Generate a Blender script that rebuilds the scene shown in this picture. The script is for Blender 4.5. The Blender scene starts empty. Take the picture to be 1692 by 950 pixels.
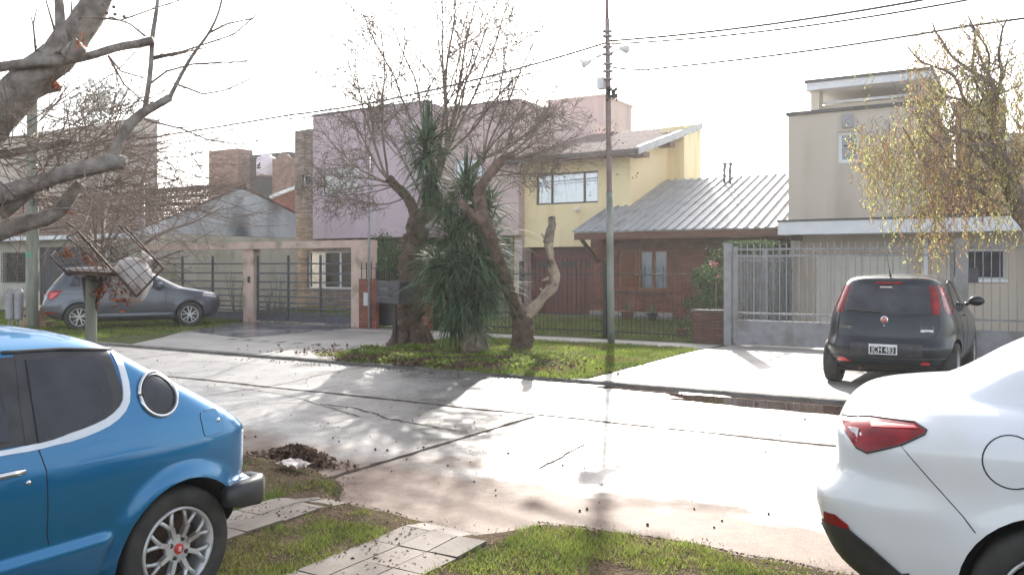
import bpy, bmesh, math, random
import numpy as np
from mathutils import Vector, Matrix, noise
R = math.radians
scene = bpy.context.scene
COL = scene.collection
# ------------------------------------------------------------------ camera, light, exposure
YAW = R(31.3)                      # street runs along X, the far side is +Y
SN, CS = math.sin(YAW), math.cos(YAW)
FPX, HORIZ, EYE = 1400.0, 440.0, 1.6
cd = bpy.data.cameras.new('camera'); cam = bpy.data.objects.new('camera', cd); COL.objects.link(cam)
cam.location = (0, 0, EYE); cam.rotation_euler = (R(90), 0, YAW)
cd.sensor_width = 36; cd.lens = FPX/1692*36; cd.shift_y = -(475-HORIZ)/1692
cd.clip_start = 0.05; cd.clip_end = 3000
scene.camera = cam
SUN_EL, SUN_AZ = R(27), R(24.6)    # azimuth measured from +Y towards -X
w = bpy.data.worlds.new('World'); scene.world = w; w.use_nodes = True
nt = w.node_tree; nt.nodes.clear()
sky = nt.nodes.new('ShaderNodeTexSky'); sky.sky_type = 'NISHITA'; sky.sun_disc = False
sky.sun_elevation = SUN_EL; sky.sun_rotation = -SUN_AZ
sky.altitude = 0; sky.air_density = 1.0; sky.dust_density = 1.8; sky.ozone_density = 1.0
bg = nt.nodes.new('ShaderNodeBackground'); bg.inputs[1].default_value = 0.12
wo = nt.nodes.new('ShaderNodeOutputWorld')
hs = nt.nodes.new('ShaderNodeHueSaturation'); hs.inputs['Saturation'].default_value = .42
nt.links.new(sky.outputs[0], hs.inputs['Color']); nt.links.new(hs.outputs[0], bg.inputs[0]); nt.links.new(bg.outputs[0], wo.inputs[0])
sl = bpy.data.lights.new('sun', 'SUN'); sun = bpy.data.objects.new('sun', sl); COL.objects.link(sun)
sl.energy = 3.3; sl.angle = R(0.6); sl.color = (1, .95, .87)
sd = Vector((-math.sin(SUN_AZ)*math.cos(SUN_EL), math.cos(SUN_AZ)*math.cos(SUN_EL), math.sin(SUN_EL)))
sun.rotation_euler = sd.to_track_quat('Z', 'Y').to_euler()
scene.view_settings.view_transform = 'Standard'; scene.view_settings.look = 'None'
scene.view_settings.exposure = 1.78; scene.view_settings.gamma = 1
scene.cycles.max_bounces = 6; scene.cycles.transparent_max_bounces = 16

# ------------------------------------------------------------------ survey helpers (photo pixel -> place in the street)
def ray(x, y):
    a = (x-846)/FPX
    return Vector((CS*a-SN, SN*a+CS, -(y-HORIZ)/FPX))
def pv(x, y, v):
    d = ray(x, y); return Vector((0, 0, EYE)) + d*(v/d.y)
def pu(x, y, u):
    d = ray(x, y); return Vector((0, 0, EYE)) + d*(u/d.x)
def pg(x, y, z=0.0):
    d = ray(x, y); return Vector((0, 0, EYE)) + d*((z-EYE)/d.z)
def pz(x, y, Z):
    return Vector((0, 0, EYE)) + ray(x, y)*Z

# ------------------------------------------------------------------ materials
M = {}
def _nodes(m):
    m.use_nodes = True; n = m.node_tree.nodes; return m.node_tree, n, n['Principled BSDF']
def mat(name, col, rough=.6, col2=None, scale=4, metal=0, coat=0, bump=0, bscale=30, bdist=.01, spec=.5, detail=5,
        col3=None, scale3=.6, stretch=None, rough2=None, island=0, lo=.35, hi=.65, trans=0):
    m = bpy.data.materials.new(name); t, n, b = _nodes(m); L = t.links.new
    b.inputs['Roughness'].default_value = rough; b.inputs['Metallic'].default_value = metal
    b.inputs['Coat Weight'].default_value = coat; b.inputs['Coat Roughness'].default_value = .04
    b.inputs['Specular IOR Level'].default_value = spec
    b.inputs['Base Color'].default_value = (*col, 1)
    tc = n.new('ShaderNodeTexCoord'); src = tc.outputs['Object']
    if stretch:
        mp = n.new('ShaderNodeMapping'); mp.inputs['Scale'].default_value = stretch; L(src, mp.inputs[0]); src = mp.outputs[0]
    cout = None
    if col2:
        nz = n.new('ShaderNodeTexNoise'); nz.inputs['Scale'].default_value = scale; nz.inputs['Detail'].default_value = detail
        L(src, nz.inputs['Vector'])
        r = n.new('ShaderNodeValToRGB'); r.color_ramp.elements[0].position = lo; r.color_ramp.elements[1].position = hi
        r.color_ramp.elements[0].color = (*col, 1); r.color_ramp.elements[1].color = (*col2, 1)
        L(nz.outputs[0], r.inputs[0]); cout = r.outputs[0]
        if rough2 is not None:
            mr = n.new('ShaderNodeMapRange'); mr.inputs[1].default_value = lo; mr.inputs[2].default_value = hi
            mr.inputs[3].default_value = rough; mr.inputs[4].default_value = rough2; L(nz.outputs[0], mr.inputs[0]); L(mr.outputs[0], b.inputs['Roughness'])
    if col3:
        nz = n.new('ShaderNodeTexNoise'); nz.inputs['Scale'].default_value = scale3; nz.inputs['Detail'].default_value = 6
        L(src, nz.inputs['Vector'])
        r = n.new('ShaderNodeValToRGB'); r.color_ramp.elements[0].position = .5; r.color_ramp.elements[1].position = .68
        r.color_ramp.elements[0].color = (0, 0, 0, 1); r.color_ramp.elements[1].color = (1, 1, 1, 1); L(nz.outputs[0], r.inputs[0])
        mx = n.new('ShaderNodeMixRGB'); L(r.outputs[0], mx.inputs[0])
        if cout: L(cout, mx.inputs[1])
        else: mx.inputs[1].default_value = (*col, 1)
        mx.inputs[2].default_value = (*col3, 1); cout = mx.outputs[0]
    if island:
        g = n.new('ShaderNodeNewGeometry'); mr = n.new('ShaderNodeMapRange'); mr.inputs[3].default_value = 1-island; mr.inputs[4].default_value = 1+island
        L(g.outputs['Random Per Island'], mr.inputs[0])
        mx = n.new('ShaderNodeMixRGB'); mx.blend_type = 'MULTIPLY'; mx.inputs[0].default_value = 1
        if cout: L(cout, mx.inputs[1])
        else: mx.inputs[1].default_value = (*col, 1)
        L(mr.outputs[0], mx.inputs[2]); cout = mx.outputs[0]
    if cout: L(cout, b.inputs['Base Color'])
    if bump:
        nb = n.new('ShaderNodeTexNoise'); nb.inputs['Scale'].default_value = bscale; nb.inputs['Detail'].default_value = 6
        L(src, nb.inputs['Vector'])
        bp = n.new('ShaderNodeBump'); bp.inputs['Strength'].default_value = bump; bp.inputs['Distance'].default_value = bdist
        L(nb.outputs[0], bp.inputs['Height']); L(bp.outputs[0], b.inputs['Normal'])
    if trans:
        tr = n.new('ShaderNodeBsdfTranslucent'); ms = n.new('ShaderNodeMixShader'); ms.inputs[0].default_value = trans
        if cout: L(cout, tr.inputs[0])
        else: tr.inputs[0].default_value = (*col, 1)
        L(b.outputs[0], ms.inputs[1]); L(tr.outputs[0], ms.inputs[2]); L(ms.outputs[0], n['Material Output'].inputs[0])
    M[name] = m; return m
def brickmat(name, c1, c2, mortar, bw, bh, ms=.012, swap='XZ', offset=.5, bump=.6, rough=.85, big=None, dirt=None):
    m = bpy.data.materials.new(name); t, n, b = _nodes(m); L = t.links.new
    b.inputs['Roughness'].default_value = rough
    tc = n.new('ShaderNodeTexCoord'); sp = n.new('ShaderNodeSeparateXYZ'); cb = n.new('ShaderNodeCombineXYZ'); L(tc.outputs['Object'], sp.inputs[0])
    if swap == 'XZ':      # any upright wall: run = x + y
        ad = n.new('ShaderNodeMath'); L(sp.outputs[0], ad.inputs[0]); L(sp.outputs[1], ad.inputs[1]); L(ad.outputs[0], cb.inputs[0]); L(sp.outputs[2], cb.inputs[1])
    else:
        L(sp.outputs[0], cb.inputs[0]); L(sp.outputs[1], cb.inputs[1])
    br = n.new('ShaderNodeTexBrick'); L(cb.outputs[0], br.inputs['Vector']); br.offset = offset
    br.inputs['Scale'].default_value = 1; br.inputs['Brick Width'].default_value = bw; br.inputs['Row Height'].default_value = bh
    br.inputs['Mortar Size'].default_value = ms; br.inputs['Mortar Smooth'].default_value = .3
    br.inputs['Color1'].default_value = (*c1, 1); br.inputs['Color2'].default_value = (*c2, 1); br.inputs['Mortar'].default_value = (*mortar, 1)
    nz = n.new('ShaderNodeTexNoise'); nz.inputs['Scale'].default_value = 3; nz.inputs['Detail'].default_value = 8; L(tc.outputs['Object'], nz.inputs['Vector'])
    mr = n.new('ShaderNodeMapRange'); mr.inputs[1].default_value = .3; mr.inputs[2].default_value = .7; mr.inputs[3].default_value = .6; mr.inputs[4].default_value = 1.3
    L(nz.outputs[0], mr.inputs[0])
    mx = n.new('ShaderNodeMixRGB'); mx.blend_type = 'MULTIPLY'; mx.inputs[0].default_value = 1; L(br.outputs[0], mx.inputs[1]); L(mr.outputs[0], mx.inputs[2])
    L(mx.outputs[0], b.inputs['Base Color'])
    bp = n.new('ShaderNodeBump'); bp.inputs['Strength'].default_value = bump; bp.inputs['Distance'].default_value = .01; bp.invert = True
    L(br.outputs['Fac'], bp.inputs['Height']); L(bp.outputs[0], b.inputs['Normal'])
    M[name] = m; return m
def glassmat(name, tint=(.9, .95, 1), refl=.35):
    m = bpy.data.materials.new(name); m.use_nodes = True; t = m.node_tree; n = t.nodes; n.clear(); L = t.links.new
    o = n.new('ShaderNodeOutputMaterial'); a = n.new('ShaderNodeBsdfTransparent'); a.inputs[0].default_value = (*tint, 1)
    g = n.new('ShaderNodeBsdfGlossy'); g.inputs['Roughness'].default_value = .02
    fr = n.new('ShaderNodeFresnel'); fr.inputs[0].default_value = 1.5
    ad = n.new('ShaderNodeMath'); ad.operation = 'ADD'; ad.inputs[1].default_value = refl*.4; L(fr.outputs[0], ad.inputs[0])
    mx = n.new('ShaderNodeMixShader'); L(ad.outputs[0], mx.inputs[0]); L(a.outputs[0], mx.inputs[1]); L(g.outputs[0], mx.inputs[2]); L(mx.outputs[0], o.inputs[0])
    M[name] = m; return m

mat('blue_paint', (.001, .135, .31), .34, (.002, .15, .33), 2, metal=.5, coat=1, bump=.02, bscale=9, bdist=.004)
mat('white_paint', (.74, .76, .80), .35, (.66, .66, .66), 1.4, coat=.8, col3=(.66, .65, .63), scale3=2.5)
mat('teal_grey_paint', (.007, .012, .018), .34, (.014, .022, .030), 2.5, metal=.3, coat=.6, spec=.3)
mat('slate_paint', (.07, .075, .095), .34, (.09, .10, .12), 3, metal=.6, coat=.6)
mat('car_glass', (.008, .009, .013), .03, (.050, .052, .064), 2.3, spec=.55)
mat('black_plastic', (.018, .018, .02), .45, (.035, .035, .037), 12, bump=.15, bscale=300, bdist=.001)
mat('rubber', (.02, .02, .02), .75, (.045, .042, .038), 9, bump=.3, bscale=60, bdist=.003)
mat('wheel_well', (.01, .01, .01), .9, (.02, .018, .016), 8)
mat('chrome', (.75, .76, .78), .12, (.6, .6, .62), 5, metal=1)
mat('alloy', (.45, .46, .47), .38, (.62, .62, .62), 14, metal=.55, col3=(.30, .28, .26), scale3=9)
mat('dark_alloy', (.03, .03, .033), .4, (.05, .05, .05), 10, metal=.5)
mat('white_trim', (.72, .76, .82), .35, (.6, .64, .7), 6)
mat('tail_red', (.30, .004, .007), .15, (.16, .003, .004), 14, coat=.25, spec=.3)
mat('reflector_red', (.75, .02, .015), .2, (.6, .02, .02), 30, coat=1)
mat('lens_clear', (.55, .5, .5), .15, (.35, .3, .3), 30, coat=1)
mat('cap_red', (.55, .03, .02), .35, (.45, .03, .02), 30)
mat('plate_black', (.01, .01, .012), .4); mat('plate_white', (.75, .75, .75), .4, (.65, .65, .65), 20)
mat('yellow_sticker', (.7, .35, .02), .5)
mat('seam', (.008, .008, .01), .7)
mat('purple_plaster', (.52, .41, .45), .9, (.565, .45, .49), .8, bump=.3, bscale=50, bdist=.004, col3=(.45, .36, .39), scale3=1.3, stretch=(1, 1, .3))
mat('pink_plaster', (.56, .42, .40), .9, (.61, .46, .44), .8, bump=.3, bscale=50, bdist=.004, col3=(.48, .37, .35), scale3=1.2, stretch=(1, 1, .3))
mat('pink_portal', (.52, .37, .31), .9, (.60, .45, .38), 2.5, bump=.3, bscale=60, bdist=.004, col3=(.28, .24, .16), scale3=2.2)
mat('yellow_plaster', (.86, .71, .42), .9, (.89, .75, .46), 1.2, bump=.25, bscale=60, bdist=.004, col3=(.74, .58, .30), scale3=1.3, stretch=(1, 1, .3))
mat('beige_plaster', (.54, .47, .39), .9, (.58, .51, .43), 1.0, bump=.3, bscale=50, bdist=.004, col3=(.46, .40, .33), scale3=1.1, stretch=(1, 1, .25))
mat('pale_door', (.70, .67, .60), .6, (.64, .61, .55), 2)
mat('white_fascia', (.74, .75, .78), .6, (.66, .67, .70), 3)
mat('old_white_plaster', (.42, .40, .36), .95, (.50, .47, .42), 2, bump=.4, bscale=40, bdist=.006, col3=(.25, .24, .20), scale3=1.0)
mat('old_grey_plaster', (.44, .45, .46), .95, (.60, .61, .61), .9, bump=.4, bscale=40, bdist=.006, col3=(.12, .13, .13), scale3=.7, stretch=(1, 1, .45))
mat('mossy_plaster', (.50, .45, .36), .95, (.58, .53, .44), 2, bump=.4, bscale=40, bdist=.006, col3=(.36, .33, .22), scale3=1.6, stretch=(1, 1, .4))
mat('tan_block', (.44, .38, .34), .95, (.48, .42, .37), .7, bump=.2, bscale=30, bdist=.01)
brickmat('brick', (.22, .06, .04), (.30, .10, .06), (.10, .05, .04), .24, .07, .01)
brickmat('brick_dark', (.11, .045, .035), (.17, .07, .05), (.06, .035, .03), .24, .07, .01)
brickmat('brick_brown', (.20, .10, .07), (.30, .16, .11), (.16, .12, .10), .26, .075, .012)
brickmat('stone_cladding', (.22, .16, .12), (.42, .34, .28), (.07, .055, .045), .34, .055, .008, offset=.37)
mat('roof_tile', (.10, .048, .036), .85, (.17, .08, .06), 6, bump=.3, bscale=30, bdist=.008, col3=(.05, .038, .03), scale3=1.1, island=.25, spec=.2)
mat('roof_tile_red', (.28, .09, .06), .45, (.36, .14, .10), 6, bump=.3, bscale=30, bdist=.008, col3=(.12, .07, .05), scale3=2)
mat('roof_metal', (.33, .33, .34), .5, (.40, .40, .41), 3, metal=.15, col3=(.26, .26, .27), scale3=1.5)
mat('roof_metal_red', (.20, .145, .14), .85, (.26, .19, .18), 3, spec=.2)
mat('dark_timber', (.10, .035, .02), .6, (.15, .055, .03), 8, stretch=(2, 2, 8))
mat('shutter_wood', (.20, .055, .015), .4, (.28, .08, .025), 6, stretch=(1, 1, 6), bump=.2, bscale=40)
mat('garage_wood', (.10, .018, .015), .55, (.15, .03, .025), 5, stretch=(6, 6, .6), bump=.2, bscale=20)
mat('black_trim', (.02, .02, .022), .5); mat('dark_frame', (.06, .055, .055), .4)
mat('white_frame', (.78, .79, .8), .4, (.7, .7, .72), 9)
mat('curtain', (.74, .82, .81), .9, (.80, .86, .86), 3, trans=.3)
mat('curtain_white', (.75, .78, .85), .9, (.66, .70, .8), 3, trans=.3)
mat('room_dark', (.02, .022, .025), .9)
glassmat('glass', refl=.1); glassmat('glass_sky', (.6, .7, .85), .8)
mat('grey_metal', (.26, .26, .28), .45, (.31, .31, .33), 7, metal=.2, col3=(.20, .19, .18), scale3=3)
mat('gate_grey', (.065, .065, .08), .5, (.09, .09, .11), 7, metal=.2)
mat('black_iron', (.015, .015, .017), .5, (.03, .028, .026), 9)
mat('rusty_iron', (.03, .022, .019), .75, (.10, .052, .035), 14, bump=.3, bscale=90)
mat('pole_paint', (.23, .25, .22), .75, (.31, .32, .29), 5, bump=.3, bscale=40, col3=(.14, .17, .12), scale3=4, stretch=(1, 1, .3))
mat('pole_rust', (.19, .125, .115), .75, (.27, .20, .19), 6, bump=.3, bscale=40)
mat('wood_pole', (.16, .17, .13), .85, (.26, .27, .22), 4, bump=.5, bscale=30, stretch=(3, 3, .3))
mat('charcoal_slat', (.035, .033, .045), .55, (.055, .052, .065), 7, bump=.2, bscale=50)
mat('bark', (.16, .12, .09), .9, (.30, .25, .20), 9, bump=.9, bscale=22, bdist=.03, col3=(.08, .06, .045), scale3=5)
mat('bark_red', (.085, .052, .038), .95, (.175, .112, .082), 6, bump=1, bscale=14, bdist=.07, col3=(.055, .035, .027), scale3=5, detail=10)
mat('bark_grey', (.20, .175, .155), .9, (.36, .32, .285), 12, spec=.2, bump=1, bscale=26, bdist=.02, col3=(.15, .115, .095), scale3=7, detail=10)
mat('twig', (.15, .115, .095), .85, (.24, .19, .16), 4, spec=.2)
mat('twig_pale', (.17, .125, .10), .85, (.27, .21, .175), 4, spec=.2)
mat('dead_wood', (.34, .25, .19), .85, (.50, .40, .32), 10, bump=1, bscale=14, bdist=.04, col3=(.10, .06, .045), scale3=5)
mat('rust_leaf', (.30, .08, .03), .8, (.18, .06, .03), 8, island=.4, trans=.3)
mat('strap_leaf', (.052, .095, .055), .7, (.09, .145, .07), 1.6, island=.6, trans=.2, spec=.12)
mat('willow_leaf', (.40, .43, .13), .6, (.56, .52, .20), 1.5, island=.45, trans=.5, col3=(.45, .27, .12), scale3=1.2)
mat('hedge_leaf', (.035, .075, .02), .7, (.07, .12, .03), 2.5, island=.5, trans=.25)
mat('conifer_leaf', (.03, .05, .025), .7, (.05, .07, .03), 2, island=.4)
mat('agave_leaf', (.10, .16, .07), .5, (.14, .2, .09), 4, island=.3, trans=.2)
mat('petal', (.65, .18, .22), .6, (.75, .4, .42), 30)
mat('grass', (.12, .185, .032), .8, (.26, .31, .065), 1.4, spec=.15, island=.5, trans=.45, col3=(.19, .17, .07), scale3=1.1)
mat('soil', (.07, .048, .032), 1.0, (.125, .09, .06), 5, bump=1, bscale=35, bdist=.04, col3=(.055, .06, .02), scale3=2.4, detail=10, spec=.05)
mat('lawn_soil', (.06, .07, .03), 1.0, (.09, .12, .035), 3, bump=1, bscale=40, bdist=.02, col3=(.10, .085, .055), scale3=1.2, spec=.05)
mat('litter', (.07, .036, .022), .85, (.17, .10, .065), 5, island=.6, trans=.15)
mat('litter_pod', (.015, .012, .010), .8)
mat('plastic_white', (.72, .70, .70), .45, (.60, .57, .56), 12, trans=.25, col3=(.45, .36, .33), scale3=7)
mat('cardboard', (.34, .20, .12), .85, (.42, .27, .17), 6); mat('tape', (.05, .035, .03), .4)
mat('terracotta', (.32, .12, .07), .8, (.38, .16, .1), 9)
mat('tank_white', (.72, .64, .70), .5, (.66, .58, .64), 3)
mat('black_tank', (.03, .03, .035), .8)
mat('drive_concrete', (.34, .31, .28), .5, (.42, .39, .355), 1.3, bump=.3, bscale=50, bdist=.006, col3=(.26, .235, .21), scale3=.8)
mat('wet_tile', (.10, .10, .11), .10, (.16, .16, .17), .8, rough2=.35, bump=.12, bscale=7, bdist=.01)
mat('kerb_stone', (.07, .065, .055), .8, (.14, .125, .11), 4, bump=.8, bscale=25, bdist=.02)
mat('joint', (.05, .038, .03), .95, (.09, .07, .055), 6, spec=.05)
mat('dry_grass', (.34, .27, .13), .8, (.24, .18, .09), 4, island=.4, trans=.4, spec=.1)
mat('shaded_drive', (.17, .155, .14), .55, (.23, .21, .19), 1.3, bump=.3, bscale=50, bdist=.006, col3=(.12, .11, .10), scale3=.8)  # darker version of drive_concrete, the shade of the trees put into its colour
mat('willow_rust', (.42, .22, .10), .7, (.50, .32, .14), 3, island=.4, trans=.4)
mat('puddle', (.045, .028, .022), .02, (.06, .038, .03), 3, spec=.6, bump=.03, bscale=6, bdist=.01)
mat('cable', (.02, .02, .022), .6)
mat('paper', (.6, .55, .5), .8, (.5, .42, .38), 20)

# paving tiles
brickmat('paving', (.34, .27, .22), (.40, .33, .27), (.12, .10, .08), .40, .40, .012, swap='XY', offset=0, bump=.5, rough=.6)
# wet concrete road: damp and dry patches, reddish dirt towards the near gutter
def road_mat():
    m = bpy.data.materials.new('wet_road'); t, n, b = _nodes(m); L = t.links.new
    tc = n.new('ShaderNodeTexCoord'); src = tc.outputs['Object']
    def nz(s, d=8):
        x = n.new('ShaderNodeTexNoise'); x.inputs['Scale'].default_value = s; x.inputs['Detail'].default_value = d; x.inputs['Roughness'].default_value = .6; L(src, x.inputs['Vector']); return x.outputs[0]
    def ramp(a, p0, p1, c0, c1):
        r = n.new('ShaderNodeValToRGB'); r.color_ramp.elements[0].position = p0; r.color_ramp.elements[1].position = p1
        r.color_ramp.elements[0].color = (*c0, 1); r.color_ramp.elements[1].color = (*c1, 1); L(a, r.inputs[0]); return r.outputs[0]
    base = ramp(nz(1.1), .35, .65, (.13, .122, .115), (.215, .20, .19))
    fine = ramp(nz(38), .35, .7, (.62, .61, .60), (1.2, 1.2, 1.2))
    mx = n.new('ShaderNodeMixRGB'); mx.blend_type = 'MULTIPLY'; mx.inputs[0].default_value = 1; L(base, mx.inputs[1]); L(fine, mx.inputs[2])
    sp = n.new('ShaderNodeSeparateXYZ'); L(src, sp.inputs[0])
    # dirt mask from distance across the road plus noise
    ma = n.new('ShaderNodeMath'); ma.operation = 'MULTIPLY_ADD'; L(nz(.9), ma.inputs[0]); ma.inputs[1].default_value = 2.6; L(sp.outputs[1], ma.inputs[2])
    dirt = n.new('ShaderNodeMapRange'); dirt.inputs[1].default_value = 6.9; dirt.inputs[2].default_value = 7.35; dirt.inputs[3].default_value = 1; dirt.inputs[4].default_value = 0
    L(ma.outputs[0], dirt.inputs[0])
    dc = ramp(nz(6), .3, .7, (.12, .075, .052), (.21, .14, .10))
    m2 = n.new('ShaderNodeMixRGB'); L(dirt.outputs[0], m2.inputs[0]); L(mx.outputs[0], m2.inputs[1]); L(dc, m2.inputs[2])
    L(m2.outputs[0], b.inputs['Base Color'])
    wet = n.new('ShaderNodeMapRange'); wet.inputs[1].default_value = .38; wet.inputs[2].default_value = .62; wet.inputs[3].default_value = .24; wet.inputs[4].default_value = .50
    L(nz(1.7), wet.inputs[0])
    mr = n.new('ShaderNodeMix'); L(dirt.outputs[0], mr.inputs[0]); L(wet.outputs[0], mr.inputs[2]); mr.inputs[3].default_value = .75
    gr = n.new('ShaderNodeMath'); gr.operation = 'MULTIPLY_ADD'; L(nz(90, 4), gr.inputs[0]); gr.inputs[1].default_value = .45; gr.inputs[2].default_value = -.20
    ga = n.new('ShaderNodeMath'); ga.operation = 'ADD'; ga.use_clamp = True; L(mr.outputs[0], ga.inputs[0]); L(gr.outputs[0], ga.inputs[1]); L(ga.outputs[0], b.inputs['Roughness'])
    b.inputs['Specular IOR Level'].default_value = .5
    bp = n.new('ShaderNodeBump'); bp.inputs['Strength'].default_value = .6; bp.inputs['Distance'].default_value = .006; L(nz(55), bp.inputs['Height'])
    bp2 = n.new('ShaderNodeBump'); bp2.inputs['Strength'].default_value = .3; bp2.inputs['Distance'].default_value = .03; L(nz(3), bp2.inputs['Height']); L(bp2.outputs[0], bp.inputs['Normal'])
    L(bp.outputs[0], b.inputs['Normal'])
    M['wet_road'] = m
road_mat()

# ------------------------------------------------------------------ mesh helpers
PLOC = {}
def link(name, me, material=None, parent=None):
    o = bpy.data.objects.new(name, me); COL.objects.link(o)
    if parent: o.parent = parent; PLOC[o.name] = PLOC.get(parent.name, Vector())
    for m in (material if isinstance(material, (list, tuple)) else [material]):
        if m: me.materials.append(M[m])
    return o
def tag(o, label=None, cat=None, group=None, kind=None):
    if label: o['label'] = label
    if cat: o['category'] = cat
    if group: o['group'] = group
    if kind: o['kind'] = kind
    return o
def thing(name, label, cat, loc, group=None, rz=0, local=False):
    o = bpy.data.objects.new(name, None); COL.objects.link(o); o.empty_display_size = .2
    o.location = loc; o.rotation_euler = (0, 0, rz)
    PLOC[o.name] = Vector() if local else Vector(loc)
    return tag(o, label, cat, group)
class MB:
    def __init__(s): s.v = []; s.f = []; s.sm = []
    def add(s, vs, fs, smooth=False):
        b = len(s.v); s.v += [tuple(p) for p in vs]; s.f += [tuple(b+i for i in f) for f in fs]; s.sm += [smooth]*len(fs); return s
    def box(s, x0, x1, y0, y1, z0, z1):
        if x0 > x1: x0, x1 = x1, x0
        if y0 > y1: y0, y1 = y1, y0
        if z0 > z1: z0, z1 = z1, z0
        v = [(x, y, z) for z in (z0, z1) for y in (y0, y1) for x in (x0, x1)]
        return s.add(v, [(0, 2, 3, 1), (4, 5, 7, 6), (0, 1, 5, 4), (2, 6, 7, 3), (0, 4, 6, 2), (1, 3, 7, 5)])
    def prism(s, poly, ext):
        n = len(poly); e = Vector(ext); P = [Vector(p) for p in poly]
        v = P + [p+e for p in P]
        f = [tuple(range(n)), tuple(range(2*n-1, n-1, -1))] + [(i, (i+1) % n + 0, (i+1) % n + n, i+n) for i in range(n)]
        # consistent outward normals
        nrm = sum(((P[i].cross(P[(i+1) % n])) for i in range(n)), Vector())
        if nrm.dot(e) > 0: f = [tuple(reversed(q)) for q in f[:2]] + f[2:]
        else: f = f[:2] + [tuple(reversed(q)) for q in f[2:]]
        return s.add(v, f)
    def bar(s, p, q, w, h=None, up=(0, 0, 1)):
        h = h or w; p = Vector(p); q = Vector(q); d = (q-p).normalized(); u = Vector(up)
        if abs(d.dot(u)) > .97: u = Vector((0, 1, 0)) if abs(d.y) < .9 else Vector((1, 0, 0))
        a = d.cross(u).normalized()*w/2; b = a.cross(d).normalized()*h/2
        v = [p-a-b, p+a-b, p+a+b, p-a+b, q-a-b, q+a-b, q+a+b, q-a+b]
        return s.add(v, [(3, 2, 1, 0), (4, 5, 6, 7), (0, 1, 5, 4), (1, 2, 6, 5), (2, 3, 7, 6), (3, 0, 4, 7)])
    def tube(s, pts, r, n=6, cap=True, smooth=True, jit=0):
        P = [Vector(p) for p in pts]; m = len(P)
        if not hasattr(r, '__len__'): r = [r]*m
        if jit and m > 1 and max(r) > .03:
            Q = []; RR = []
            for i in range(m-1):
                p0, p1, p2, p3 = P[max(0, i-1)], P[i], P[i+1], P[min(m-1, i+2)]; k = max(2, min(14, int((p2-p1).length/.045)))
                for j in range(k):
                    t = j/k; Q.append(.5*((2*p1)+(p2-p0)*t+(2*p0-5*p1+4*p2-p3)*t*t+(3*p1-p0-3*p2+p3)*t**3)); RR.append(r[i]+(r[i+1]-r[i])*t)
            P = Q+[P[-1]]; r = RR+[r[-1]]; m = len(P); n = max(n, 18)
        vs = []; ref = None
        for i, p in enumerate(P):
            d = (P[min(i+1, m-1)]-P[max(i-1, 0)])
            if d.length < 1e-9: d = Vector((0, 0, 1))
            d.normalize()
            if ref is None: ref = Vector((1, 0, 0)) if abs(d.x) < .8 else Vector((0, 1, 0))
            a = (ref-d*ref.dot(d)).normalized(); ref = a; b = d.cross(a)
            for k in range(n):
                t = 2*math.pi*k/n; rr = r[i]
                if jit: cd_ = Vector((math.cos(t), math.sin(t), 0)); rr *= 1+jit*(noise.noise(p*3.1+cd_*1.3)*1.3+noise.noise(p*9+cd_*2.6)*.8+noise.noise(p*22+cd_*5)*.4)
                vs.append(p+(a*math.cos(t)+b*math.sin(t))*rr)
        fs = [(i*n+k, i*n+(k+1) % n, (i+1)*n+(k+1) % n, (i+1)*n+k) for i in range(m-1) for k in range(n)]
        if cap: fs += [tuple(range(n-1, -1, -1)), tuple((m-1)*n+k for k in range(n))]
        return s.add(vs, fs, smooth)
    def lathe(s, prof, c, axis='Z', n=24, smooth=True):
        c = Vector(c); vs = []
        for (r, h) in prof:
            for k in range(n):
                t = 2*math.pi*k/n; a, b = r*math.cos(t), r*math.sin(t)
                vs.append(c+(Vector((a, b, h)) if axis == 'Z' else Vector((a, h, b)) if axis == 'Y' else Vector((h, a, b))))
        m = len(prof); fs = []
        for i in range(m-1):
            for k in range(n):
                q = (i*n+k, i*n+(k+1) % n, (i+1)*n+(k+1) % n, (i+1)*n+k); fs.append(tuple(reversed(q)) if axis == 'Y' else q)
        return s.add(vs, fs, smooth)
    def mesh(s, name, off=Vector()):
        me = bpy.data.meshes.new(name)
        me.from_pydata([(a-off[0], b-off[1], c-off[2]) for a, b, c in s.v], [], s.f)
        me.polygons.foreach_set('use_smooth', s.sm); me.update(); return me
    def build(s, name, material, parent=None, loc=None):
        off = PLOC.get(parent.name, Vector()) if parent else (Vector(loc) if loc is not None else Vector())
        o = link(name, s.mesh(name, off), material, parent)
        if parent is None and loc is not None: o.location = loc; PLOC[o.name] = Vector(loc)
        return o
def nobj(name, V, F, material, parent=None, loc=None, smooth=False):
    """numpy mesh: V (n,3), F (m,k)"""
    off = np.array(PLOC.get(parent.name, Vector()) if parent else (loc if loc is not None else (0, 0, 0)), float)
    V = (V-off).astype(np.float32); F = F.astype(np.int32); k = F.shape[1]
    me = bpy.data.meshes.new(name); me.vertices.add(len(V)); me.vertices.foreach_set('co', V.ravel())
    me.loops.add(F.size); me.loops.foreach_set('vertex_index', F.ravel())
    me.polygons.add(len(F)); me.polygons.foreach_set('loop_start', np.arange(0, F.size, k, dtype=np.int32))
    me.polygons.foreach_set('use_smooth', np.full(len(F), smooth)); me.update(calc_edges=True)
    o = link(name, me, material, parent)
    if parent is None and loc is not None: o.location = loc
    return o
def text(name, s, size, material, parent, M4, ext=.002):
    c = bpy.data.curves.new(name, 'FONT'); c.body = s; c.size = size; c.extrude = ext; c.align_x = 'CENTER'; c.align_y = 'CENTER'
    t = bpy.data.objects.new('tmp', c); COL.objects.link(t)
    me = bpy.data.meshes.new_from_object(t.evaluated_get(bpy.context.evaluated_depsgraph_get())); bpy.data.objects.remove(t)
    me.transform(M4); me.materials.clear(); me.name = name
    return link(name, me, material, parent)
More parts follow.
